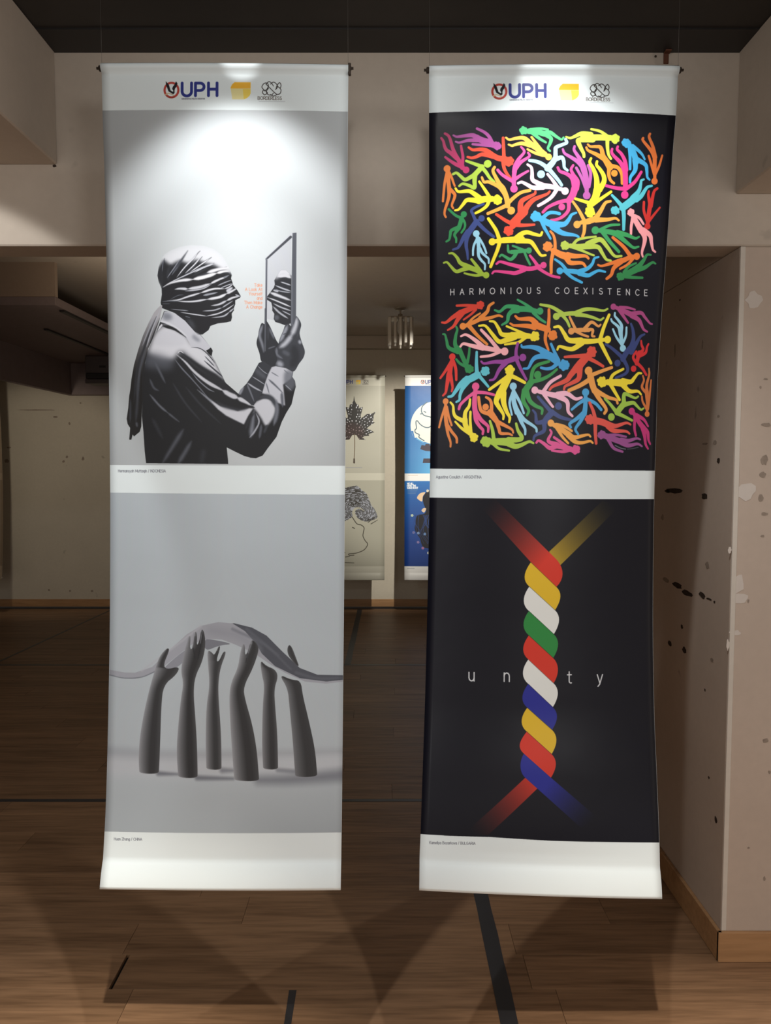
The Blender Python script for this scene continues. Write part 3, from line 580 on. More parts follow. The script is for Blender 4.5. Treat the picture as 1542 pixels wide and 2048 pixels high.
a84a80;D3 h 500 210 60;D3 70 112 540 220 760 310 880 360;D3 64 40 630 220 780 220 930 255;D3 80 45 620 270 710 400 790 510;D3 95 36 860 340 1050 310 1130 390 1230 500 1280 520;D3 105 40 870 370 1010 450 1070 560 1110 630 1180 670
98cfe6;D3 h 690 1000 65;D3 68 85 675 940 655 800 645 680;D3 80 40 645 720 660 570 590 460 530 390 530 330;D3 74 40 640 740 600 600 480 500 455 450;D3 58 40 660 920 560 790 490 640;D3 58 40 680 920 750 760 760 600
3a477c;E3 h 585 320 65;E3 110 115 690 240 760 120 840 30;D3 115 45 830 1040 900 830 890 650 850 530;D3 115 40 860 1060 960 900 1040 770 1125 720;D3 80 50 690 1180 480 1010 350 930;E3 80 45 710 250 790 420 740 520 550 600
d23438;E3 h 910 420 60;E3 80 85 970 320 1000 200 1020 110;D3 80 40 990 1110 1100 1020 1070 930 1060 850;E3 80 40 1010 180 1150 110 1180 0 1210 -59;E3 65 45 965 310 900 200 960 90;E3 70 50 980 310 1090 410 1170 530
d23c36;E1 h 325 190 65;E1 80 108 322 250 290 400 270 540;E1 72 45 310 280 200 450 100 590;E1 72 50 340 270 390 420 400 630;E1 100 40 260 530 220 750 200 870 150 930;E1 82 40 290 540 320 700 330 780 315 850
62bccc;E1 c 945 475 87;E1 140 135 800 545 680 610 560 660;E1 85 50 790 530 780 330 785 110;E1 76 50 820 550 920 670 1000 770;E1 125 45 600 620 480 720 380 860 320 940 250 955;E1 110 40 640 640 520 800 470 930 460 1020 400 1060
96489a;E2 h 205 225 70;E2 105 95 90 230 -50 280 -150 310;E2 72 55 80 240 80 90 110 -40;E2 78 50 80 250 170 450 270 640;E1 92 40 1330 310 1130 300 930 330 870 290;E1 100 40 1330 320 1210 450 1120 620 1030 650
f0dd40;E1 c 1405 460 92;E1 135 165 1400 570 1300 760 1240 880;E1 82 55 1385 570 1200 700 1020 830;E1 85 60 1430 570 1560 630 1686 700;F1 130 46 1210 -70 1150 80 1180 170 1280 340 1280 430;F1 135 46 1280 -70 1290 120 1340 280 1400 400 1390 490
96cde6;E1 h 1470 770 72;F2 75 112 30 -110 30 0 40 130 95 300;F1 64 40 1460 -70 1400 120 1440 350;F2 70 45 50 -70 150 120 220 320;F2 98 46 95 270 170 480 240 620 245 720;F2 92 46 100 280 220 440 380 550 450 610 460 670
4aa2dc;E2 c 985 370 104;E2 145 155 850 290 720 200 600 170;E2 76 50 870 260 800 110 740 -30;E2 82 50 860 340 760 420 650 440 550 420;E2 135 40 650 150 500 60 350 25 200 30 180 -10;E2 115 40 640 190 460 220 380 290 310 420 220 435
3f9650;E2 h 485 555 75;E2 125 125 370 680 290 790 240 870;E2 82 56 360 680 390 480 480 370 700 300;E2 86 50 380 680 560 640 720 560 850 450;F2 110 50 235 -110 210 80 310 260 280 360;F2 108 50 270 -100 330 80 440 180 560 240 560 330
f0b6cc;E2 h 430 845 70;E2 75 115 500 870 740 930 880 955;E2 82 60 580 890 720 700 920 575;E2 76 50 570 880 720 1100 770 1164;E2 115 50 860 930 1040 910 1200 1010 1320 985;E2 115 50 870 960 1040 1064 1060 1250 1140 1340
dc5344;E2 c 1520 115 100;E2 145 175 1420 220 1300 350 1250 430;E2 90 45 1400 190 1200 200 1000 215;E3 85 55 -20 220 150 300 300 385;E2 135 46 1240 400 1110 560 1030 660 780 770 710 840;E2 125 45 1290 430 1270 620 1130 710 1010 770 985 830
e8a052;E2 h 1460 475 80;E3 135 125 50 570 90 740 130 850;E3 82 60 60 560 260 480 470 405;E2 98 72 1510 620 1300 750 1080 850;E3 105 50 130 830 240 900 400 980 550 1020 580 1090;E3 105 60 120 830 200 980 350 1194 320 1284
ecd63c;E3 c 275 680 98;E3 115 155 390 685 600 690 720 700;E3 76 50 430 680 500 540 700 430;E3 86 56 430 700 530 870 620 1020;E3 115 40 690 660 850 670 920 600 1000 510 1070 505;E3 115 40 680 720 820 850 990 850 1060 910
cc7440;F3 h 1180 325 55;E3 58 88 1180 1230 1190 1100 1180 950 1178 850;E3 70 36 1170 880 1080 770 1120 640 1100 550;E3 76 36 1185 880 1180 720 1230 530 1225 410;E3 54 40 1170 1190 1090 1050 1075 950;E3 58 36 1195 1190 1240 900 1270 630
9cc04e;F3 h 455 390 72;F3 115 118 570 300 650 200 710 130;F3 80 50 560 300 430 140 330 40;F3 80 50 580 320 720 380 870 450;E3 98 40 705 1110 710 930 760 910 930 980 1000 950;F3 98 36 710 150 890 110 960 160 1050 240 1110 215
de8446;F1 h 200 80 60;F1 60 85 200 130 200 380 220 540;F1 60 40 190 190 120 400 75 580;F1 56 45 220 190 260 380 310 540;F1 72 40 215 520 240 700 290 860 290 950;F1 66 50 228 530 310 660 400 780 410 870
ecdb44;F1 c 730 780 82;F1 85 115 690 730 580 560 560 440;F1 100 46 560 470 570 300 640 180 660 50;F1 92 40 570 480 400 390 350 300 340 170 290 100;F1 66 50 675 690 660 450 665 290;F1 76 40 660 710 500 600 380 475
dc5a90;E1 h 765 765 75;E1 85 108 760 830 745 1000 745 1160 762 1290;E1 64 56 740 880 600 990 480 1110 450 1194;E1 70 50 780 875 950 890 1110 930;F1 98 50 755 300 770 450 840 570 900 640 895 710;F1 98 50 775 310 860 440 980 550 1000 600 995 670
e28a4c;F1 h 950 200 65;F1 140 95 1035 310 1120 420 1170 490;F1 78 60 1010 330 880 280 840 180 820 10;F1 82 50 1055 310 1060 150 1030 60 960 10;F1 86 40 1165 480 1320 560 1440 630 1465 690;F1 86 40 1155 470 1200 620 1230 700 1380 710 1445 740
a8c850;F1 c 955 860 100;F1 118 155 1070 860 1250 860 1400 870;F1 86 50 1105 850 1080 650 1030 470;F1 66 40 1080 890 1200 990 1390 1030;F2 118 50 -70 830 140 820 180 770 110 650 75 520;F2 118 40 -60 900 60 950 180 920 320 860 400 890
3e4c82;F2 h 875 185 72;F2 125 112 750 310 650 420 605 500;F2 82 56 740 300 600 140 490 10;F2 90 56 770 310 920 400 1110 450;F2 96 40 620 480 470 500 450 420 440 330 390 265;F2 100 45 600 480 600 650 480 720 420 760 400 830
f0aa52;F2 h 730 510 68;F2 85 115 785 545 960 650 1080 740;F2 70 45 830 540 980 570 1130 660;F2 70 45 840 600 950 770 1060 890;F2 100 40 1060 710 1180 780 1430 730 1490 765;F2 100 40 1060 740 1190 860 1330 880 1480 850 1535 885
e05a98;F2 c 1205 1012 86;F2 105 100 1110 1005 950 960 790 930;F2 76 50 1080 1000 930 880 790 780;F2 70 40 1080 1020 960 1050 750 1030;F2 96 40 850 920 680 850 740 700 715 640;F2 96 45 820 950 710 980 600 900 500 840 455 880
4ea2d6;E2 h 1400 885 75;F2 80 108 1398 0 1390 200 1370 330;F2 76 50 1380 60 1260 140 1130 250;F2 76 60 1410 45 1586 130 1700 250;F2 96 50 1365 310 1220 430 1090 520 1110 590;F2 92 45 1375 320 1300 470 1200 620 1250 720
dc5a50;F2 c 1475 440 92;F3 135 125 100 455 280 490 400 545;F3 86 56 140 450 100 280 30 120;F3 86 60 140 470 140 700 155 890;F3 105 40 380 520 540 560 750 500 840 530;F3 105 40 390 570 500 650 740 660 820 705
9a5490;F3 c 265 730 82;F3 112 115 350 755 530 820 680 870;F3 64 40 390 740 560 730 750 765;F3 76 45 390 810 500 980 680 1050;F3 100 36 650 830 800 840 960 795 1040 815;F3 105 36 670 880 800 930 980 900 1075 945
c03a78;F3 h 865 275 68;F3 78 108 910 320 1020 490 1110 600;F3 70 50 930 370 920 600 950 740;F3 86 40 960 350 1110 430 1200 560;F3 100 40 1085 580 1130 750 1150 900 1200 990;F3 100 40 1105 590 1190 680 1210 820 1245 900
"""

def draw_figures(P):
    for line in FIGURES.strip().split('\n'):
        it = line.split(';'); col = hexc(it[0])
        for s in it[1:]:
            w = s.split(); t = w[0]; k = TILE[t][2]
            if w[1] in 'hc':
                (x, y), r = T(t, w[2:4])[0], float(w[4]) / k
                if w[1] == 'h': P.dot(x, y, r, col)
                else:
                    P.dot(x, y, r * .92, col)
                    for j in range(9):
                        a = j * math.pi / 4.5 + x + .3 * math.sin(5 * j + y)
                        P.dot(x + .74 * r * math.cos(a), y + .74 * r * math.sin(a), r * (.34 + .06 * math.sin(3 * j + x)), col)
            else: P.stroke(T(t, w[3:]), float(w[1]) / k, float(w[2]) / k, col, .7, 1, None, 5)

def bez(a, b, c, d, n=10):
    t = np.linspace(0, 1, n)[:, None]; a, b, c, d = map(np.asarray, (a, b, c, d))
    return a * (1 - t) ** 3 + 3 * b * t * (1 - t) ** 2 + 3 * c * t * t * (1 - t) + d * t ** 3

def draw_twist(P):
    red, yel, wht, grn, blu = (hexc(h) for h in ('d63a2a', 'e2bb2c', 'e6e9e6', '2f8a42', '2a2f94'))
    TL = [(1057, 1121), (1054, 1169), (1053.4, 1217.7), (1053.6, 1266), (1052.7, 1313.5), (1052.7, 1362), (1051, 1409.6), (1050.3, 1457.8), (1045, 1502), (1049, 1551)]
    RB = [(1107.5, 1169.7), (1105, 1216), (1103, 1263.7), (1102, 1310.7), (1103, 1360.7), (1101.6, 1408.6), (1100.6, 1454.4), (1100, 1503), (1099, 1550)]
    cols = [yel, wht, grn, red, wht, blu, yel, red]
    def fade(pts, col, a, b, top):
        a, b = P.tf(np.array([a, b])); d = b - a
        V, U = np.mgrid[0:P.h, 0:P.w]
        t = np.clip(((U - a[0]) * d[0] + (V - a[1]) * d[1]) / (d @ d), 0, 1) ** 1.25 * top
        P.poly(pts, col, op=t)
    fade([(1093, 1100), (1200, 1000), (1233, 1013), (1113, 1129), (1100, 1130)], yel, (1222, 1006), (1100, 1118), .78)
    fade([(963, 1017), (985, 995), (1105, 1113)] + list(bez((1105, 1113), (1122, 1129), (1126, 1152), RB[0])) + [(1057, 1121)], red, (972, 1003), (1085, 1118), 1)
    for i, c in enumerate(cols):
        a, b, r0, r1 = (np.array(v) for v in (TL[i], TL[i + 1], RB[i], RB[i + 1]))
        P.poly(list(bez(b, b + (-15, -13), a + (-13, 18), a)) + list(bez(r0, r0 + (13, 13), r1 + (11, -18), r1)), c)
        P.stroke([a, r0], 1.1, 1.1, np.array(c) * .35, .7, .6)
    fade([(1049, 1549), (1073, 1571), (975, 1667), (925, 1667)], red, (945, 1668), (1066, 1560), .92)
    a = np.array(TL[8])
    fade(list(bez(TL[9], (1036, 1541), (1035, 1518), a)) + [(1099, 1550), (1195, 1634), (1160, 1652)], blu, (1178, 1646), (1098, 1558), 1)
    wt = hexc('d2d6da')
    for ch, x, y in (('u', 936.5, 1358), ('n', 1005.5, 1357.5), ('t', 1130.5, 1360.5), ('y', 1190.5, 1362)):
        P.text(ch, x, y, 24, 2.6, wt, soft=.8)

def draw_right(P):
    white, black = np.array([.89, .933, .945]), np.array([.07, .076, .112])
    P.a[:] = white
    blk = lambda y0, y1, d: P.poly([(840, y0), (1370, y0 + d), (1370, y1 + d), (840, y1)], black)
    P.poly([(840, 226), (1100, 225.5), (1370, 231.5), (1370, 942), (840, 937)], black)
    P.poly([(820, 995), (1370, 998.5), (1370, 1687), (1100, 1678), (980, 1671), (900, 1670), (820, 1667)], black)
    header_logos(P, lambda x, y: (982 + x, 165 + y * .98), white)
    draw_figures(P)
    cx = [141, 202, 262, 327, 393, 457, 508, 561, 622, 683, 799, 861, 924, 981, 1028, 1081, 1138, 1199, 1259, 1322, 1380]
    for ch, c in zip('HARMONIOUSCOEXISTENCE', cx):
        P.text(ch, 860 + c / 3.2125, 592.3 - (c - 760) / 620 * -.6, 11.6, 1.7, hexc('c4c4c6'), align=.5, soft=.7)
    P.stroke(T('F3', '530 930 640 980 740 1000'), 2.0, 2.0, grey(150), .8, .7); P.stroke(T('F3', '780 1000 880 990 1000 965'), 1.6, 1.6, grey(120), .8, .6)
    draw_twist(P)
    for t, x, y in (('Agustina Cosulich / ARGENTINA', 872, 956.5), ('Kameliya Bozarkova / BULGARIA', 859, 1687)):
        P.text(t, x, y, 5.2, .8, grey(118), .95, 0, .7)

def draw_man(P):
    bg = grey(186)
    G = lambda t, n: T(t, n)
    V, U = np.mgrid[0:P.h, 0:P.w].astype(np.float32); U /= P.w; V /= P.h
    def F(t, n, g, soft=0, sm=True, op=1.0, clip=None): return P.poly(G(t, n), grey(g), sm, soft / TILE[t][2], op, clip)
    def S(t, w0, w1, g, n, soft=.45, op=1.0, clip=None):
        k = TILE[t][2]; P.stroke(G(t, n), w0 / k, w1 / k, grey(g), max(.8, soft * max(w0, w1) / k), op, clip, 6, False, .22 if clip is not None else 0)
    # mirror
    F('m2', '640 650 1110 215 1100 1900 640 1800', 182, 0, False, .6)
    face = F('m2', '905 850 830 960 780 1050 790 1130 770 1190 690 1300 625 1385 640 1430 720 1480 740 1560 740 1640 780 1700 768 1800 800 1860 900 1890 980 1920 1100 1885 1110 950 1000 850', 42, 0, False)
    F('m2', '850 800 1110 800 1110 985 940 960 840 1010 780 1040', 205, 60, False, 1, face)
    for a in ((60, 60, 205, '850 975 1000 955 1100 1000'), (22, 28, 175, '900 1080 1000 1110 1100 1145'), (26, 34, 175, '800 1150 950 1210 1100 1260'), (20, 24, 150, '800 1222 900 1260 1100 1290'), (70, 36, 200, '700 1290 850 1345 1100 1440'), (22, 34, 195, '640 1382 800 1440 1100 1565'), (26, 30, 172, '760 1500 900 1570 1100 1640'), (38, 34, 165, '755 1560 880 1680 1045 1790'), (20, 24, 160, '930 1640 1100 1725'), (36, 36, 170, '760 1240 860 1270')): S('m2', *a, .5, 1, face)
    P.dot(*G('m2', '825 1775')[0], 5, grey(95), 6, .8, face)
    F('m2', '605 640 615 600 1120 110 1140 130 1100 225 645 655 635 2060 596 2060', 190, 0, False, .7)
    S('m2', 34, 50, 66, '625 640 1095 205', .3); S('m2', 30, 32, 104, '627 640 615 2060', .3); S('m2', 10, 10, 70, '640 660 628 2060', .3)
    F('m2', '1130 128 1205 122 1196 1850 1150 2060 1085 2060 1098 1880', 96, 0, False); F('m2', '1132 200 1160 128 1205 122 1196 1850 1150 2060 1140 1900', 82, 10, False)
    # far hand and forearm
    far = F('m4', '730 220 780 232 800 180 860 270 950 470 1000 560 990 700 960 870 880 890 760 820 722 790 700 680 655 530 680 400 690 330', 44)
    for a in ((55, 30, 125, '745 250 700 400 740 540 765 660'), (42, 30, 100, '850 290 925 460'), (22, 16, 95, '830 610 940 570'), (30, 20, 60, '830 250 830 480')): S('m4', *a, .8, 1, far)
    slv = F('m4', '690 830 760 800 890 890 840 1000 800 1120 750 1290 640 1480 500 1460 370 1320 410 1240 500 1150 590 1020 640 920', 52, 0, False)
    S('m4', 80, 60, 95, '640 930 720 1000 800 1060', .9, .6, slv)
    for a in ((14, 14, 150, '585 1035 690 1100 790 1165'), (26, 24, 165, '515 1135 620 1205 735 1265'), (10, 14, 140, '665 865 750 950 830 1005'), (30, 22, 105, '510 1150 560 1270 620 1420'), (60, 30, 140, '390 1310 460 1180')): S('m4', *a, .6, 1, slv)
    S('m3', 8, 3, 120, '2200 0 2200 0', .5, 0)
    P.stroke(G('m4', '790 0 785 640'), 3.4, 3.0, grey(84), .8)
    # body
    body = [*G('m3', '620 105 560 270 480 460 400 640 350 760 320 950 300 1200'), *G('m5', '285 300 275 560 300 800 320 1100 342 1282'), *G('m6', '455 1296 452 1240 432 1040 560 1105 700 1172 800 1200 880 1206 980 1165 1060 1050 1190 880 1270 650 1340 510 1420 380 1460 200 1485 110 1455 0'),
            *G('m4', '1255 1180 1240 1100 1200 1040 1215 960 1100 900 960 870 880 890 830 1000 790 1110 740 1290 620 1465'), *G('m6', '830 405 640 250 420 60 380 0'), *G('m4', '180 1130 60 880 0 780'), *G('m3', '1440 930 1360 800 1370 710 1340 665 1200 490 1100 400 920 220 790 150 680 108')]
    B = P.poly(body, grey(30))
    F('m3', '600 330 730 340 950 470 1050 600 1200 640 1380 800 1440 930 1560 1180 1400 1090 1200 970 1020 830 890 730 800 810 770 850 640 860 520 830 420 790 370 720 470 480', 205, 90, True, 1, B)
    F('m3', '330 780 500 760 780 880 700 1010 540 1000 330 960', 92, 120, True, .75, B)
    F('m3', '560 400 760 420 950 540 900 640 600 640 460 600', 196, 60, True, .8, B)
    col = F('m3', '560 272 600 180 625 112 690 108 790 148 920 220 1100 400 1200 495 1345 668 1272 722 1190 684 1050 664 960 505 850 420 740 345 640 298', 190, 0, False)
    F('m3', '600 130 720 150 740 230 620 240', 110, 60, True, .8, col); F('m3', '1080 470 1180 560 1140 580 1060 520', 130, 40, True, .8, col); S('m3', 30, 20, 208, '580 262 700 300 860 400 980 500', .8, .8, col)
    S('m3', 60, 8, 30, '600 335 680 350 780 385 870 445 960 512', .35, 1, B); S('m3', 8, 16, 50, '1040 665 1180 684 1300 775 1410 910', .5, 1, B)
    F('m3', '1270 716 1350 680 1372 724 1352 802 1312 772', 24, 0, False)
    F('m3', '585 300 545 340 520 412 560 370 597 322', 200, 0, False)
    for a in ((30, 95, 36, '870 735 1000 835 1200 985 1400 1110 1560 1215'), (18, 26, 60, '1240 870 1400 1010 1540 1130'), (14, 20, 80, '1250 800 1400 960'), (14, 10, 205, '830 760 870 725 930 760')): S('m3', *a, .5, 1, B)
    S('m6', 90, 70, 36, '100 -60 300 60 500 180 640 265', .4, 1, B)
    S('m3', 24, 62, 195, '815 775 950 890 1100 1050 1300 1205 1542 1335', .4, 1, B); S('m6', 62, 78, 198, '370 170 480 235 600 285', .4, 1, B); S('m6', 78, 24, 198, '600 285 720 345 815 405', .4, 1, B)
    S('m3', 26, 14, 105, '790 850 900 990 1050 1150 1200 1320 1320 1460', .6, 1, B); S('m3', 14, 22, 125, '1060 1060 1150 1170 1300 1300 1400 1350', .6, 1, B)
    S('m6', 12, 60, 140, '-20 160 200 340 400 510', .5, 1, B)
    F('m6', '180 320 330 410 600 485 780 440 835 445 760 560 695 690 560 625 420 555 300 460', 200, 22, False, 1, B)
    F('m6', '260 330 420 400 640 450 760 430 700 480 560 480 380 440', 70, 30, True, .5, B)
    for a in ((40, 30, 82, '470 870 560 1050 640 1210'), (36, 30, 74, '400 1150 460 1280 540 1330')): S('m3', *a, .9, 1, B)
    for a in ((26, 34, 105, '400 230 550 400 680 510'), (34, 14, 90, '680 510 780 590 860 650'), (70, 40, 82, '920 770 800 960 600 1280'), (56, 66, 84, '1045 950 940 1130 840 1290'), (34, 24, 52, '760 60 950 360 1200 650'), (34, 24, 50, '960 120 1200 400 1500 680'), (90, 60, 46, '1240 1080 1200 1280'), (60, 40, 48, '440 600 600 900')): S('m5', *a, .95, 1, B)
    # near forearm
    fa = F('m4', '960 868 1100 900 1210 965 1185 1060 1060 1160 1075 1300 1090 1480 930 1420 860 1340 735 1290 790 1110 830 1000 885 890', 188, 16, False, 1, B)
    F('m6', '830 402 930 310 1050 265 1150 335 1175 480 1120 620 1030 710 960 600 900 510', 196, 34, True, 1, B)
    F('m4', '1090 960 1220 970 1250 1150 1180 1250 1080 1160', 100, 50, True, .8, B)
    for a in ((34, 14, 96, '840 1080 950 1180 1060 1290'), (22, 16, 118, '800 1130 850 1300'), (18, 14, 118, '880 970 990 1035'), (14, 10, 110, '1070 930 1150 1000'), (60, 44, 48, '650 1400 760 1345 880 1375 940 1460'), (16, 10, 150, '1090 1160 1190 1250')): S('m4', *a, .6, 1, B)
    for a in ((56, 70, 62, '940 275 1060 262 1140 320 1180 420'), (56, 60, 110, '1190 320 1200 500 1150 700'), (46, 40, 96, '1270 200 1285 420'), (30, 88, 118, '850 480 830 650 800 880'), (26, 28, 165, '880 520 925 650 855 800 780 890'), (36, 44, 42, '850 520 775 600 720 760'), (24, 16, 52, '880 600 900 700'), (40, 40, 84, '960 690 950 780 930 900'), (40, 40, 60, '1050 700 1000 820'), (22, 10, 30, '790 420 860 430')): S('m6', *a, .8, 1, B)
    # near hand
    hand = F('m4', '1255 108 1300 150 1335 240 1310 370 1350 520 1390 640 1370 740 1300 840 1222 955 1100 905 945 872 970 780 950 700 930 620 980 560 1010 450 1060 330 1090 250 1140 222 1180 262 1230 210', 58)
    for a in ((56, 78, 178, '1270 130 1250 250 1190 400'), (78, 60, 172, '1190 400 1100 520 1010 590'), (56, 50, 140, '1125 255 1060 400 1010 500'), (50, 40, 150, '1310 490 1320 520'), (90, 70, 150, '990 830 1040 860'), (40, 26, 105, '960 600 970 700 1050 760'), (60, 60, 82, '1060 650 1150 700')): S('m4', *a, .8, 1, hand)
    for a in ((24, 44, 48, '1175 290 1090 440'), (26, 34, 66, '1310 240 1275 420'), (16, 16, 70, '1060 390 1110 370'), (120, 120, 42, '1220 560 1250 760 1180 880')): S('m4', *a, .7, .9, hand)
    # neck, head and wrap
    head = [*G('m1', '195 760 150 660 130 560 150 430 190 310 240 240 330 180 480 125 650 95 850 112 1000 160 1130 260 1210 390 1265 520 1276 560 1265 610 1285 670 1300 720 1360 790 1415 885 1400 910 1330 945 1330 1010 1310 1060 1310 1100 1275 1150 1280 1210 1265 1268 1200 1285 1060 1302 950 1340 920 1405 830 1470 760 1480 720 1440 560 1260 400 1140 200 1060 180 980 200 850')]
    H = P.mask(head)
    Hs = P.blur(H, 14 * P.k) * H
    P.a += (grey(212) - P.a) * (Hs * .75)[..., None]
    P.a += (grey(196) - P.a) * ((H - Hs) * .25)[..., None]
    F('m1', '120 470 230 320 330 400 480 330 600 380 740 320 880 380 1000 400 1180 500 1290 540 1320 720 1430 890 1345 960 1320 1110 1290 1280 1060 1320 920 1425 830 1490 700 1420 560 1260 400 1140 180 1070 160 980 190 760 110 600', 34, 60, False, 1, H)
    F('m1', '190 760 300 560 480 420 1000 520 1280 560 1430 890 1320 1110 1290 1280 920 1425 830 1490 700 1420 400 1140 180 1060', 30, 8, False, .9, H)
    F('m1', '590 1220 680 1280 720 1400 640 1330', 84, 60, True, .7, H)
    for a in ((50, 6, 44, '440 590 600 420 740 240 790 190'), (40, 6, 60, '520 600 700 420 825 275'), (46, 8, 46, '640 550 800 400 965 288'), (44, 8, 46, '680 565 860 470 1005 378'), (44, 12, 52, '690 610 860 545 1030 480 1200 435'), (66, 6, 66, '370 520 480 360 600 185'), (60, 40, 40, '200 700 190 500 240 330'), (60, 30, 46, '300 640 300 480 340 400')): S('m1', *a, .55, 1, H)
    for a in ((14, 26, 200, '430 590 560 430 690 300 750 215'), (14, 22, 205, '560 530 680 420 790 300'), (14, 20, 210, '640 510 800 400 930 310'), (16, 16, 125, '280 600 400 430 480 310'), (16, 10, 90, '350 560 450 420'), (12, 14, 96, '205 500 215 380 245 290'), (14, 18, 205, '700 520 860 440 1010 385'),
              (12, 26, 180, '210 742 350 660 600 545 800 455 1000 375'), (10, 56, 218, '220 740 330 682 500 640 680 625'), (56, 50, 226, '680 625 850 590 1050 530'), (50, 12, 226, '1050 530 1150 505 1250 500'), (60, 30, 216, '900 520 1080 470 1230 440'), (20, 46, 196, '400 775 480 765 600 772'), (46, 40, 196, '600 772 800 740 950 690'), (40, 20, 205, '950 690 1100 620 1205 585'), (22, 12, 180, '560 802 700 792 850 762 980 690'), (12, 36, 200, '280 950 450 938 600 890 800 832'), (36, 22, 205, '800 832 1000 772 1170 770'), (22, 14, 195, '1170 770 1240 740 1300 690'),
              (34, 20, 150, '840 870 950 850 1060 825'), (14, 36, 200, '430 955 560 965 700 962 900 932'), (36, 44, 212, '900 932 1080 900 1200 845'), (44, 16, 205, '1200 845 1290 800 1365 755'), (60, 30, 190, '1200 810 1290 750'), (16, 40, 190, '960 1030 1080 1010 1200 952'), (40, 16, 200, '1200 952 1300 905 1410 882'), (14, 24, 165, '830 1112 1000 1100 1130 1060'), (24, 12, 165, '1130 1060 1240 990 1295 955'), (8, 14, 150, '340 1078 450 1090 610 1106'), (12, 22, 190, '490 1128 700 1162 890 1190'), (22, 20, 190, '890 1190 1070 1150 1200 1088 1315 1010'), (10, 30, 172, '970 1216 1150 1190 1240 1128'), (30, 14, 170, '1240 1128 1310 1070'),
              (20, 16, 150, '1060 722 1180 670 1272 638'), (16, 14, 170, '1100 762 1200 720 1288 688'), (12, 10, 110, '560 1190 640 1212'), (10, 14, 96, '200 960 320 955 450 960'), (10, 10, 84, '200 995 330 995'), (10, 14, 84, '330 930 450 870 540 860'), (30, 12, 120, '1150 600 1240 560'), (22, 16, 168, '1330 860 1400 885')): S('m1', *a, .5, 1, H)
    S('m1', 14, 16, 46, '1105 552 1200 528 1262 560', .5, 1, H)
    # hanging tail of the wrap
    tail = [*G('m3', '575 10 520 60 460 130 380 280 290 480 220 690 150 930 110 1150 95 1290'), *G('m5', '75 250 60 430 35 600 50 680 90 740 75 920 108 922 130 840 150 872 240 800 265 720 270 560 280 400 295 200'), *G('m3', '310 1160 325 900 372 680 470 480 540 280 580 100 592 20')]
    TM = P.mask(tail)
    P.ramp(TM, lambda u, v: (.62 - .52 * np.clip((v - .31) / .07, 0, 1) ** .8)[..., None] * np.ones(3) * [1, 1, 1.04])
    for a in ((26, 44, 44, '500 190 400 430 300 700 200 1000 150 1500'), (14, 26, 168, '560 80 430 400 345 660'), (26, 50, 76, '345 660 270 900 230 1100 200 1460'), (16, 24, 32, '560 200 460 450 360 740 300 1000 285 1460'), (16, 16, 150, '470 180 360 440 280 640')): S('m3', *a, .6, .9, TM)
    for a in ((40, 50, 60, '215 0 205 300 180 640'), (30, 30, 58, '95 300 90 650'), (40, 30, 84, '190 660 200 720')): S('m5', *a, .9, .9, TM)
    org = hexc('d8957a')
    for i, t in enumerate(('Take', 'A Look At', 'Yourself', 'and', 'Then Make', 'A Change')):
        P.text(t, 526, 575.3 + i * 8.72, 6.0, 1.0, org, 1.25, 1, .6)

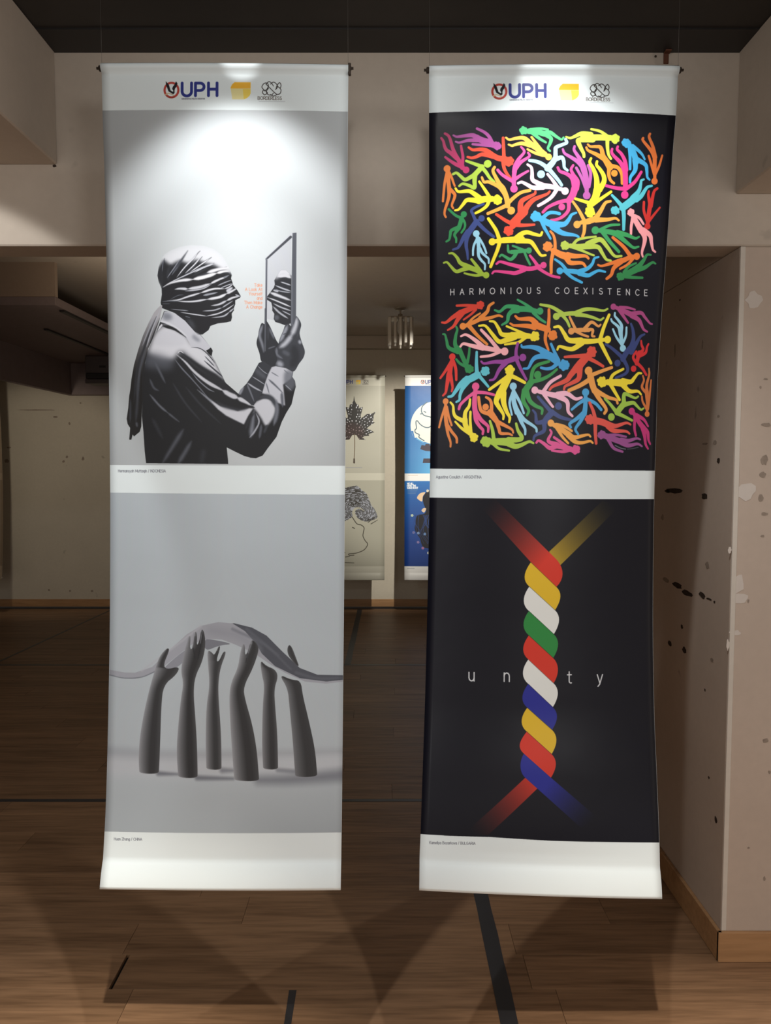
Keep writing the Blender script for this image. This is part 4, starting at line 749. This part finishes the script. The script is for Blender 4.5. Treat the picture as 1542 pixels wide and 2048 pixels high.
def draw_arms(P):
    V, U = np.mgrid[0:P.h, 0:P.w].astype(np.float32)
    def F(n, g, soft=0, sm='c', op=1.0, clip=None): return P.poly(T('h', n), grey(g), sm, soft / 2.8556, op, clip)
    def S(w0, w1, g, n, soft=.6, op=1.0, clip=None): P.stroke(T('h', n), w0 / 2.8556, w1 / 2.8556, grey(g), max(.8, soft * max(w0, w1) / 2.8556), op, clip, 5)
    def arm(n, lo, hi, dark):
        M = P.mask(T('h', n), 'c')
        x = np.cumsum(M, axis=1); t = x / np.maximum(x[:, -1:], 1)
        P.a += ((np.clip(lo + (dark - lo) * np.clip(t / .55, 0, 1) ** .8 + (hi - dark) * np.clip((t - .75) / .25, 0, 1), 0, 255) / 255)[..., None] * np.array([.96, .985, 1.03]) - P.a) * M[..., None]
        return M
    S(60, 30, 130, '100 870 500 880 1450 865', 1, .35); F('80 880 1460 870 1460 1000 80 1000', 205, 60, False, .45)
    S(30, 16, 120, '760 965 830 966', 1, .7); S(26, 10, 110, '395 985 510 988', 1, .8); S(28, 14, 112, '617 1008 820 1012', 1, .8); S(44, 70, 118, '968 1022 1150 1020 1450 1000', 1, .75); S(24, 24, 120, '1075 965 1180 975', 1, .6)
    arm('740 255 716 312 700 290 676 280 680 360 690 480 670 600 665 800 668 935 670 960 754 962 755 935 753 750 740 560 738 470 750 380 785 290 768 286 742 345 726 340 752 262', 165, 100, 66)
    arm('975 335 985 420 1000 480 990 600 985 800 990 935 993 960 1075 962 1076 935 1072 750 1060 600 1055 500 1078 430 1060 390 1010 370', 150, 90, 62)
    F('425 382 530 292 600 250 525 375 440 392', 150); F('660 220 690 216 830 245 745 252 662 288', 132)
    F('800 128 830 127 930 152 1012 198 1100 288 1200 384 1300 424 1447 430 1447 456 1350 464 1200 442 1060 372 985 300 950 240 880 180', 88, 0, False)
    F('112 398 200 412 260 412 360 378 450 290 560 190 640 142 740 120 820 128 890 172 950 240 985 300 1060 372 1200 442 1350 464 1447 456 1447 466 1350 476 1230 462 1120 412 1040 366 960 310 900 278 830 246 760 220 680 216 600 240 530 292 430 372 360 412 260 446 180 438 112 424', 168, 0, False)
    S(10, 14, 186, '300 400 450 290 640 145', 1, .7); S(40, 60, 150, '700 170 860 200 950 280', 1, .5); S(6, 6, 120, '112 428 200 444 300 436 400 392', .6, .8)
    for q in ('820 160 1000 250 1150 390', '900 160 1080 310', '1180 410 1300 445 1440 445'): S(16, 10, 112, q, 1, .5)
    arm('455 270 438 275 400 320 374 400 345 500 312 640 287 780 280 900 283 960 285 984 340 988 395 984 398 960 405 800 412 600 425 480 500 420 520 372 440 392 425 362 458 285', 165, 80, 60)
    arm('575 195 556 250 536 330 525 400 540 470 525 560 510 700 498 850 506 980 508 1004 560 1010 618 1006 619 980 615 800 606 650 597 520 606 430 650 340 668 240 656 166 640 164 634 220 615 262 618 182 604 172 594 268 576 280 581 205', 160, 84, 56)
    arm('878 240 862 300 850 380 812 460 800 540 806 700 815 850 826 1000 828 1022 900 1028 968 1024 967 1000 956 850 930 700 890 560 880 490 936 380 966 290 966 256 940 225 922 226 906 290 890 312 890 252', 172, 80, 60)
    arm('1134 253 1128 290 1145 330 1200 386 1180 330 1152 256', 90, 90, 62)
    arm('1082 418 1132 500 1141 600 1160 800 1172 980 1174 1004 1240 1008 1298 1002 1297 980 1286 850 1250 680 1216 540 1206 456 1150 450', 130, 70, 62)
    for q in ('600 180 590 262', '648 170 636 240', '930 232 900 320', '568 205 560 262'): S(5, 5, 150, q, .8, .6)
    for q in ('596 270 606 330', '640 250 622 330', '905 300 895 350'): S(7, 4, 40, q, .8, .6)

def draw_left(P):
    white = np.array([.89, .933, .945])
    P.a[:] = white
    V, U = np.mgrid[0:P.h, 0:P.w].astype(np.float32); U /= P.w; V /= P.h
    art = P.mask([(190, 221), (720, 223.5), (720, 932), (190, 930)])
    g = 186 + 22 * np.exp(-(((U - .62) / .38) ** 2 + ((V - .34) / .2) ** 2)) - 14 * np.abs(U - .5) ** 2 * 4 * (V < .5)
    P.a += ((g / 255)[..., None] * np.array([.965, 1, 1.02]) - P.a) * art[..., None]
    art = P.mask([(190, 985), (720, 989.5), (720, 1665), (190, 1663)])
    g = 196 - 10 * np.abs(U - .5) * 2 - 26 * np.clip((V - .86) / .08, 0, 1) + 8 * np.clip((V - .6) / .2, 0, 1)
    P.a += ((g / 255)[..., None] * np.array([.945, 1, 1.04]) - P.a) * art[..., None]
    header_logos(P, lambda x, y: (328.5 + x, 160 + y), white)
    draw_man(P)
    draw_arms(P)
    P.poly([(190, 930), (720, 932), (720, 989.5), (190, 985)], white)
    for t, x, y in (('Hermansyah Muttaqin / INDONESIA', 237, 944.5), ('Huan Zhang / CHINA', 228.5, 1680)):
        P.text(t, x, y, 5.2, .8, grey(118), .95, 0, .7)
def draw_plain(P):
    P.a[:] = hexc('8a7a66')  # whole print browned, the dim light on this banner put into its colour
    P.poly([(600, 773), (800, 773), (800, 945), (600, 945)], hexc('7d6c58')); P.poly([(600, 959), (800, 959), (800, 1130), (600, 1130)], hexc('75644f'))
    header_logos(P, lambda x, y: (648 + (125.5 + x) * .247, 752 + (34 + y) * .247), None)
def draw_leaf(P):
    P.a[:] = hexc('b9b7a9')  # print greys lowered all over, standing in for weaker light on this banner
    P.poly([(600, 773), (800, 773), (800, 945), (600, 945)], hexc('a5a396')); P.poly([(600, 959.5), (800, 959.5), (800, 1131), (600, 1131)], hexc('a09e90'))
    header_logos(P, lambda x, y: (648 + (125.5 + x) * .247, 752 + (34 + y) * .247), None)
    R = T('r1', '220 490 232 580 262 640 300 652 312 712 378 690 362 770 336 860 346 902 455 820 540 818 622 774 576 850 578 900 560 960 602 975 500 1042 446 1088 500 1102 588 1155 482 1188 492 1220 412 1226 366 1250 432 1298 312 1290 256 1204 230 1206')
    Lh = R[::-1].copy(); Lh[:, 0] = 2 * 708.6 - Lh[:, 0]
    ink = hexc('120f0d')
    LM = P.poly(np.vstack([R, Lh]), ink)
    rs = np.random.RandomState(3)
    pts = []
    for _ in range(4000):
        x, y = rs.uniform(665, 752), rs.uniform(800, 878)
        if all((x - a) ** 2 + (y - b) ** 2 > 19 for a, b in pts): pts.append((x, y))
    for x, y in pts:
        if abs(x - 708.6) < 1.6: continue
        r = rs.uniform(.6, 1.35); a = math.atan2(y - 866, x - 708.6)
        P.stroke([(x - math.cos(a) * r * .6, y - math.sin(a) * r * .6), (x + math.cos(a) * r * .6, y + math.sin(a) * r * .6)], r * 1.6, r * 1.6, grey(200), .5, 1, LM)
    for e in ((708.6, 795), (750, 824), (667, 824), (746, 864), (671, 864), (730, 878), (687, 878)): P.stroke([(708.6, 868), e], 1.6, .5, ink, .4, 1, LM)
    P.poly([(690, 850), (708, 846), (728, 858), (724, 878), (694, 878)], hexc('3a1714'), True, 8, .5, LM)
    P.stroke(T('r1', '224 1190 226 1400 218 1600 214 1650'), 1.5, 1.5, hexc('5a4a38'), .5); P.stroke(T('r1', '215 1650 214 1715'), 3, 3.6, hexc('3a2e22'), .6)
    P.stroke(T('r1', '60 1808 360 1808'), 1.3, 1.3, grey(130), .6, .7)
    # thumb print hair and a one line face
    HM = P.mask(T('r2', '-330 560 -250 330 -100 230 60 215 200 185 270 190 340 260 420 320 470 430 510 530 560 590 610 700 600 760 470 810 380 812 270 760 220 660 240 610 300 590 390 640 330 580 260 562 200 585 165 660 170 730 60 800 -60 850 -200 830 -300 700'), True)
    P.a += (grey(150) - P.a) * HM[..., None]
    for i in range(34):
        r = 6 + i * 1.55
        a0 = rs.uniform(0, .4)
        for q in range(16):
            a = a0 + q * .39 + rs.uniform(-.1, .1); b = a + rs.uniform(.16, .36)
            P.stroke([(706 + r * 1.12 * math.cos(t), 1017 + r * .82 * math.sin(t)) for t in np.linspace(a, b, 4)], rs.uniform(.7, 1.5), rs.uniform(.5, 1.1), hexc('211d18'), .4, 1, HM, 2)
    for q in ('450 830 610 720', '500 860 620 790', '440 800 560 740'): P.stroke(T('r2', q), 1.4, .8, hexc('2a251d'), .5)
    for q, w in (('170 740 250 855 330 880 378 930 365 1010 360 1080 400 1160 440 1210 420 1270 360 1330 240 1375 110 1390 120 1415 200 1412', 1.7), ('50 1445 120 1435', 1.4), ('175 920 210 940', 2), ('40 1545 200 1550', 1.2), ('-60 1330 40 1370', 1.6)):
        P.stroke(T('r2', q), w, w * .8, hexc('3a352a'), .5)
def draw_dove(P):
    P.a[:] = (.93, .93, .92)
    V, U = np.mgrid[0:P.h, 0:P.w].astype(np.float32); V /= P.h; U /= P.w
    a = P.mask([(780, 773), (960, 773), (960, 946), (780, 946)]); t = np.clip((V - .06) / .42, 0, 1) * np.clip(.35 + U * 1.6, 0, 1)
    P.a += (hexc('2a5c9c') + (hexc('62b0e2') - hexc('2a5c9c')) * t[..., None] - P.a) * a[..., None]
    b = P.mask([(780, 961), (960, 961), (960, 1131), (780, 1131)]); t = np.clip((V - .515) / .3, 0, 1) ** .7
    P.a += (hexc('2f74bc') + (hexc('173a80') - hexc('2f74bc')) * t[..., None] - P.a) * b[..., None]
    header_logos(P, lambda x, y: (810 + (125.5 + x) * .247, 752 + (34 + y) * .247), None)
    cir = np.array(_arc(869, 851, 48, 47, 150, 395, 40)).reshape(-1, 2)
    cream = hexc('ece7da')
    P.poly(np.vstack([cir, T('r3', '640 1380 500 1330 470 1345 350 1250 320 1260 290 1130 250 1130')]), cream)
    ln = hexc('4d6678')
    for q in ('545 605 460 680 440 760 460 810 500 850 600 875 660 930 640 1010 580 1065 500 1060 420 1010 365 945 340 970 350 1080 325 1110 330 1160 400 1200 400 1250 490 1310', '425 820 460 815', '490 775 520 790'): P.stroke(T('r3', q), 2.0, 2.0, ln, .5)
    P.stroke(T('r3', '360 1275 470 1335'), 2.4, 2.4, hexc('6fb2dd'), .6)
    dk = hexc('3b3443')
    P.poly(T('r3', '445 1390 510 1400 520 1370 590 1370 600 1400 800 1390 980 1400 960 1480 700 1515 520 1500 420 1465'), dk); P.poly(T('r3', '480 1640 940 1635 930 1720 465 1722'), dk)
    P.stroke(T('r4', '180 82 340 82'), 1, 1, hexc('c08c6c'), .6, .5); P.stroke(T('r4', '160 1665 280 1665'), 1, 1, grey(140), .6, .6)
    for i, s in enumerate(('WE ALL', 'HAVE THE', 'SAME ROOT')): P.text(s, 814, 967.8 + i * 4.3, 3.3, 1.1, grey(238), .45, 0, .5)
    for i in range(4): P.stroke(T('r4', f'170 {325 + i * 22} {340 - i * 12} {325 + i * 22}'), 1, 1, grey(150), .5, .5)
    hair = hexc('14131c')
    HM = P.poly(T('r4', '560 330 480 380 430 460 440 560 470 640 480 700 440 740 330 770 300 900 290 1000 340 1100 380 1160 400 1240 450 1310 620 1330 700 1330 900 1200 980 1000 960 700 900 450 760 330'), hair, True)
    rs = np.random.RandomState(5)
    for i in range(26):
        x = rs.uniform(300, 900); P.stroke(T('r4', [x, 760, x + rs.uniform(-60, 60), 900, x + rs.uniform(-80, 80), 1050, x + rs.uniform(-40, 90), 1250]), 1.4, .6, hexc('22407c'), .5, .8)
    P.poly(T('r4', '330 460 380 390 470 370 430 440 415 525 360 500'), hexc('e6c6a2'), True); P.poly(T('r4', '405 680 440 640 485 650 450 715'), hexc('d9bfa4'), True)
    for x, y, c in ((245, 765, 'b9c8b0'), (510, 345, 'e8d9c0'), (345, 1220, '7f6f9c'), (425, 1320, 'a06a90'), (520, 1400, 'b4b7b4'), (460, 1080, '5f7fae'), (270, 1055, '6a6a9a'), (350, 1065, '7088b0')):
        for k in range(5): P.dot(*(T('r4', [x, y])[0] + (1.6 * math.cos(k * 1.257), 1.6 * math.sin(k * 1.257))), 1.3, hexc(c), .6)

# ---------------------------------------------------------------- hanging banners
def profile(tab, v):
    """centre line of the sheet: tab rows (v, x_left, x_right, depth, z_left, z_right), smooth in v"""
    t = np.array(tab, float)
    def pchip(x, y, q):
        h = np.diff(x); d = np.diff(y) / h; m = np.zeros_like(y)
        m[1:-1] = np.where(d[:-1] * d[1:] > 0, 2 * d[:-1] * d[1:] / (d[:-1] + d[1:] + 1e-12), 0); m[0], m[-1] = d[0], d[-1]
        i = np.clip(np.searchsorted(x, q) - 1, 0, len(h) - 1); s = (q - x[i]) / h[i]
        return y[i] * (1 + 2 * s) * (1 - s) ** 2 + m[i] * h[i] * s * (1 - s) ** 2 + y[i + 1] * s * s * (3 - 2 * s) - m[i + 1] * h[i] * s * s * (1 - s)
    return [pchip(t[:, 0], t[:, k], v) for k in range(1, 6)]
def sheet_mesh(tab, bow, nu=28, nv=150, top_r=.011, bot_r=.017, scale_top=.05, kick=0.0):
    v = np.concatenate([np.linspace(0, .05, 16, endpoint=False), np.linspace(.05, .95, nv, endpoint=False), np.linspace(.95, 1, 16)])
    xl, xr, d, zl, zr = profile(tab, v)
    u = np.linspace(0, 1, nu + 1)
    bm = bmesh.new(); uvl = bm.loops.layers.uv.new('print'); grid = []
    Lz = abs(zl[0] - zl[-1])
    for i in range(len(v)):
        s = v[i] * Lz; e = (1 - v[i]) * Lz; off = 0.0
        # pocket round the top rod, then the stitched dip; pocket round the bottom rod
        if s < 2 * top_r: off -= math.sqrt(max(0, top_r ** 2 - (s - top_r) ** 2)) 
        elif s < 2 * top_r + .02: off -= 0
        if e < .068: q = e / .068; off -= bot_r * math.sin(math.pi * min(1, q * .5 + .5)) ** .8 * (1 if q < 1 else 0) * (1 - .0 * q)
        row = []
        for j, w in enumerate(u):
            b = bow(v[i]) * (1 - (2 * w - 1) ** 2)
            row.append(bm.verts.new((xl[i] + (xr[i] - xl[i]) * w, d[i] + off - b, zl[i] + (zr[i] - zl[i]) * w)))
        grid.append(row)
    for i in range(len(v) - 1):
        for j in range(nu):
            f = bm.faces.new((grid[i][j], grid[i + 1][j], grid[i + 1][j + 1], grid[i][j + 1])); f.smooth = True
            for lp, (a, b) in zip(f.loops, ((i, j), (i + 1, j), (i + 1, j + 1), (i, j + 1))): lp[uvl].uv = (u[b], 1 - v[a])
    # back flap of the top pocket (folded over the rod) and of the bottom pocket
    me = bpy.data.meshes.new('sheet'); bm.normal_update(); bm.to_mesh(me); bm.free()
    return me
def banner(label, tab, bow, mat, group, thread_top, ends=(0, 0), big=None, rod_r=.007, bot=.012, nu=28, nv=150):
    t = np.array(tab, float); cx = (t[0, 1] + t[0, 2]) / 2
    root = empty('hanging_banner', (cx, t[-1, 3], min(t[-1, 4:6])), label, 'banner', group)
    inv = Matrix.Translation(-Vector(root.location))
    def put(o):
        o.data.transform(inv); o.parent = root; return o
    me = sheet_mesh(tab, bow, nu, nv, bot_r=bot)
    me.materials.append(mat); me.materials.append(M['vinyl'])
    sh = put(link('sheet', me))
    so = sh.modifiers.new('thickness', 'SOLIDIFY'); so.thickness = .0008; so.offset = -1; so.material_offset = 1; so.material_offset_rim = 1
    d0, zt = t[0, 3], (t[0, 4] + t[0, 5]) / 2 - .011
    put(tube('top_rod', [(t[0, 1] - .006, d0 + .001, zt), (t[0, 2] + .006, d0 + .001, zt)], rod_r, M['rod']))
    e0, z0, z1 = t[-1, 3], t[-1, 4] + .02, t[-1, 5] + .02
    put(tube('bottom_rod', [(t[-1, 1] + .002, e0 + .004, z0), (t[-1, 2] - .002, e0 + .004, z1)], .009, M['vinyl']))
    for k, x in enumerate((t[0, 1], t[0, 2])):
        sg = -1 if k == 0 else 1
        bm = bmesh.new(); add_tube(bm, [(x + sg * .004, d0, zt), (x + sg * .007, d0, zt), (x + sg * .0072, d0, zt), (x + sg * .012, d0, zt)], [.0045, .0045, .0028, .0032], 10)
        bmesh.ops.recalc_face_normals(bm, faces=bm.faces); put(link('rod_peg', mesh_of(bm, True), M['rod']))
        tx = x - sg * .001
        put(tube('hanging_thread', [(tx, d0 - .0005, zt), (tx, d0 - .001, thread_top)], .0003, M['thread'], n=6))
    if big == 'right':
        x = t[0, 2]; put(link('clip', mesh_of(add_box(bmesh.new(), (x - .001, d0 - .006, zt - .016), (x + .006, d0 + .006, zt + .011), .0015)), M['rod']))
    return root
# outlines of the two near banners in artwork units, and where those rows hang in the room: x_left, x_right, depth, z_left, z_right
LROWS=[(126,203,129,697),(221,205,222,696),(350,209,350,695),(480,212,480,694),(700,217,700,692.5),(930,220,932,690.5),(1200,220,1200,688),(1400,217,1400,686),(1600,212,1600,684),(1720,206,1722,682.5),(1773,203,1775,682)]
RROWS=[(131,858,131,1357),(226,858,231,1352),(300,858,302,1346),(430,858.5,432,1338),(530,859.5,532,1331),(650,861,652,1322),(800,861.5,802,1314),(938,860,940,1310),(995,859,998,1308.5),(1200,855,1204,1306),(1400,850,1405,1308),(1550,845,1558,1314),(1668,841,1684,1319),(1720,839,1737,1320),(1775,838,1793,1321)]
LPTS = [(-0.6899, -0.0899, 1.9098, 2.4746, 2.471), (-0.6916, -0.0916, 1.9144, 2.3647, 2.3635), (-0.6938, -0.0938, 1.9243, 2.2147, 2.2147), (-0.6959, -0.0959, 1.9303, 2.0591, 2.0591), (-0.6991, -0.0991, 1.9396, 1.7897, 1.7897), (-0.7027, -0.1027, 1.942, 1.5, 1.4975), (-0.7064, -0.1064, 1.9311, 1.1545, 1.1545), (-0.7087, -0.1087, 1.9112, 0.8999, 0.8999), (-0.7106, -0.1106, 1.8833, 0.6499, 0.6499), (-0.7114, -0.1114, 1.8561, 0.5072, 0.5046), (-0.7115, -0.1115, 1.8423, 0.4461, 0.4436)]
RPTS = [(0.1046, 0.7046, 1.8904, 2.4589, 2.4589), (0.1057, 0.7056, 1.9022, 2.3534, 2.3473), (0.107, 0.707, 1.9201, 2.2731, 2.2707), (0.1095, 0.7095, 1.9441, 2.1245, 2.122), (0.1126, 0.7126, 1.9693, 2.008, 2.0055), (0.1171, 0.7171, 2.0045, 1.8637, 1.8611), (0.12, 0.72, 2.0299, 1.672, 1.6694), (0.1187, 0.7187, 2.0298, 1.4894, 1.4867), (0.1175, 0.7174, 2.0273, 1.4134, 1.4094), (0.1117, 0.7117, 2.0036, 1.1415, 1.1362), (0.1035, 0.7035, 1.9567, 0.8855, 0.879), (0.0947, 0.6946, 1.8987, 0.7085, 0.6982), (0.0878, 0.6875, 1.8528, 0.5759, 0.5559), (0.0848, 0.6844, 1.837, 0.517, 0.4959), (0.0832, 0.6828, 1.8251, 0.453, 0.4307)]

def vtab(rows, pts):
    r = np.array(rows, float); v = (r[:, 0] - r[0, 0]) / (r[-1, 0] - r[0, 0])
    return [(v[i], *pts[i]) for i in range(len(rows))]
LTAB = vtab(LROWS, LPTS); RTAB = vtab(RROWS, RPTS)
def sheet_print(rows, draw, name, w=1000, h=3300, k=2.05, **kw):
    P = Print(w, h, edge_map(rows, 0, w, h), k, (1, 1, 1)); draw(P); return printed(name, P, **kw)
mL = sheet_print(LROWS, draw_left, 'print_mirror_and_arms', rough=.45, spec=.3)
mR = sheet_print(RROWS, draw_right, 'print_coexistence_and_unity', rough=.33, spec=.2)
G1 = 'large banners hung in front of the header'
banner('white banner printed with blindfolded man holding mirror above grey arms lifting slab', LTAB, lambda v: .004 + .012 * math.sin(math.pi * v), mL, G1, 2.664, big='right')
banner('black banner printed with tangle of colourful figures above a striped twisted rope', RTAB, lambda v: .006 + .03 * math.sin(math.pi * min(1, v * 1.05)) ** .8, mR, G1, 2.664)
G2 = 'smaller looking banners along the back wall'
def rear_tab(x0, x1, d=7.45, z1=2.372, z0=.372):
    return [(v, x0 + .004 * v * -1, x1 - .006 * v, d + .05 * math.sin(math.pi * v) - .03 * v, z1 + (z0 - z1) * v, z1 + (z0 - z1) * v) for v in np.linspace(0, 1, 9)]
RL = [(752, 648, 752, 770), (1158, 647, 1158, 768)]; RB_ = [(752, 810, 752, 932), (1158, 808, 1158, 929)]
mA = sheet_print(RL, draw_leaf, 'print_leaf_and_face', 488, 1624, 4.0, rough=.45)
mB = sheet_print(RB_, draw_dove, 'print_dove_and_hair', 488, 1624, 4.0, rough=.4)
mC = sheet_print(RL, draw_plain, 'print_dimmed', 244, 812, 2.0, rough=.45)
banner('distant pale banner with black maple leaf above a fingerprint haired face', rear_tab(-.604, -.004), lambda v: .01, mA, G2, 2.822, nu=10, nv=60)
banner('distant blue banner with white dove and boat, partly behind the colourful banner', rear_tab(.190, .790), lambda v: .01, mB, G2, 2.822, nu=10, nv=60)
banner('distant dim banner edge at the far left of the back wall', rear_tab(-4.365, -3.765), lambda v: .01, mC, G2, 2.822, nu=10, nv=60)

# ---------------------------------------------------------------- small fittings
lamp = empty('ceiling_lamp', (.125, 6.5, 2.822), 'small ceiling lamp with frosted acrylic slats on brass stem', 'lamp')
def lp(name, bm, m):
    bmesh.ops.recalc_face_normals(bm, faces=bm.faces); return link(name, mesh_of(bm), m, lamp)
bm = bmesh.new(); add_tube(bm, [(0, 0, 0), (0, 0, -.010), (0, 0, -.022), (0, 0, -.028)], [.05, .05, .035, .012], 20); lp('canopy', bm, M['metal'])
bm = bmesh.new(); add_tube(bm, [(0, 0, -.02), (0, 0, -.05), (0, 0, -.055), (0, 0, -.075), (0, 0, -.085)], [.008, .008, .02, .02, .008], 14); lp('stem', bm, M['metal'])
bm = bmesh.new(); add_box(bm, (-.095, -.095, -.098), (.095, .095, -.086), .003); lp('top_plate', bm, M['metal'])
for i in range(5):
    x = -.088 + i * .044
    bm = bmesh.new(); add_box(bm, (x - .011, -.100, -.325 + .02 * (i % 2)), (x + .011, -.088, -.090), .003); lp('slat', bm, M['frost'])
    bm = bmesh.new(); add_box(bm, (x - .011, .088, -.325 + .02 * (i % 2)), (x + .011, .100, -.090), .003); lp('slat', bm, M['frost'])
for sx in (-1, 1):
    bm = bmesh.new(); add_box(bm, (sx * .100 - .006, -.08, -.31), (sx * .100 + .006, .08, -.090), .003); lp('side_panel', bm, M['frost'])
bm = bmesh.new(); add_tube(bm, [(0, 0, -.10), (0, 0, -.12), (0, 0, -.19), (0, 0, -.22)], [.018, .03, .03, .012], 14); lp('bulb', bm, M['frost'])

unit = empty('wall_unit', (-2.7, 7.35, 2.28), 'dark air conditioning unit under the black soffit behind left banner', 'appliance')
def up(name, a, b, m, bv=.004): return link(name, mesh_of(add_box(bmesh.new(), a, b, bv, 2)), m, unit)
up('casing', (-.18, 0, .10), (.62, .25, .265), M['unit'], .012); up('louvre', (-.17, -.012, .045), (.61, .22, .098), M['black'], .004); up('base_pan', (-.18, -.004, 0), (.62, .25, .043), M['unit'], .008); up('badge', (-.04, -.006, .15), (.02, .002, .17), M['black'], .001)
for sx in (-.05, .5): up('bracket', (sx - .015, .10, .262), (sx + .015, .14, .317), M['black'], .002)
br = tag(link('bracket', mesh_of(add_box(add_box(bmesh.new(), (.783, YH - .004, 2.628), (.797, YH, 2.664), .001), (.783, YH - .02, 2.655), (.80, YH, 2.664), .001)), M['rust']), 'small rusty bracket at top of header above right banner', 'bracket')
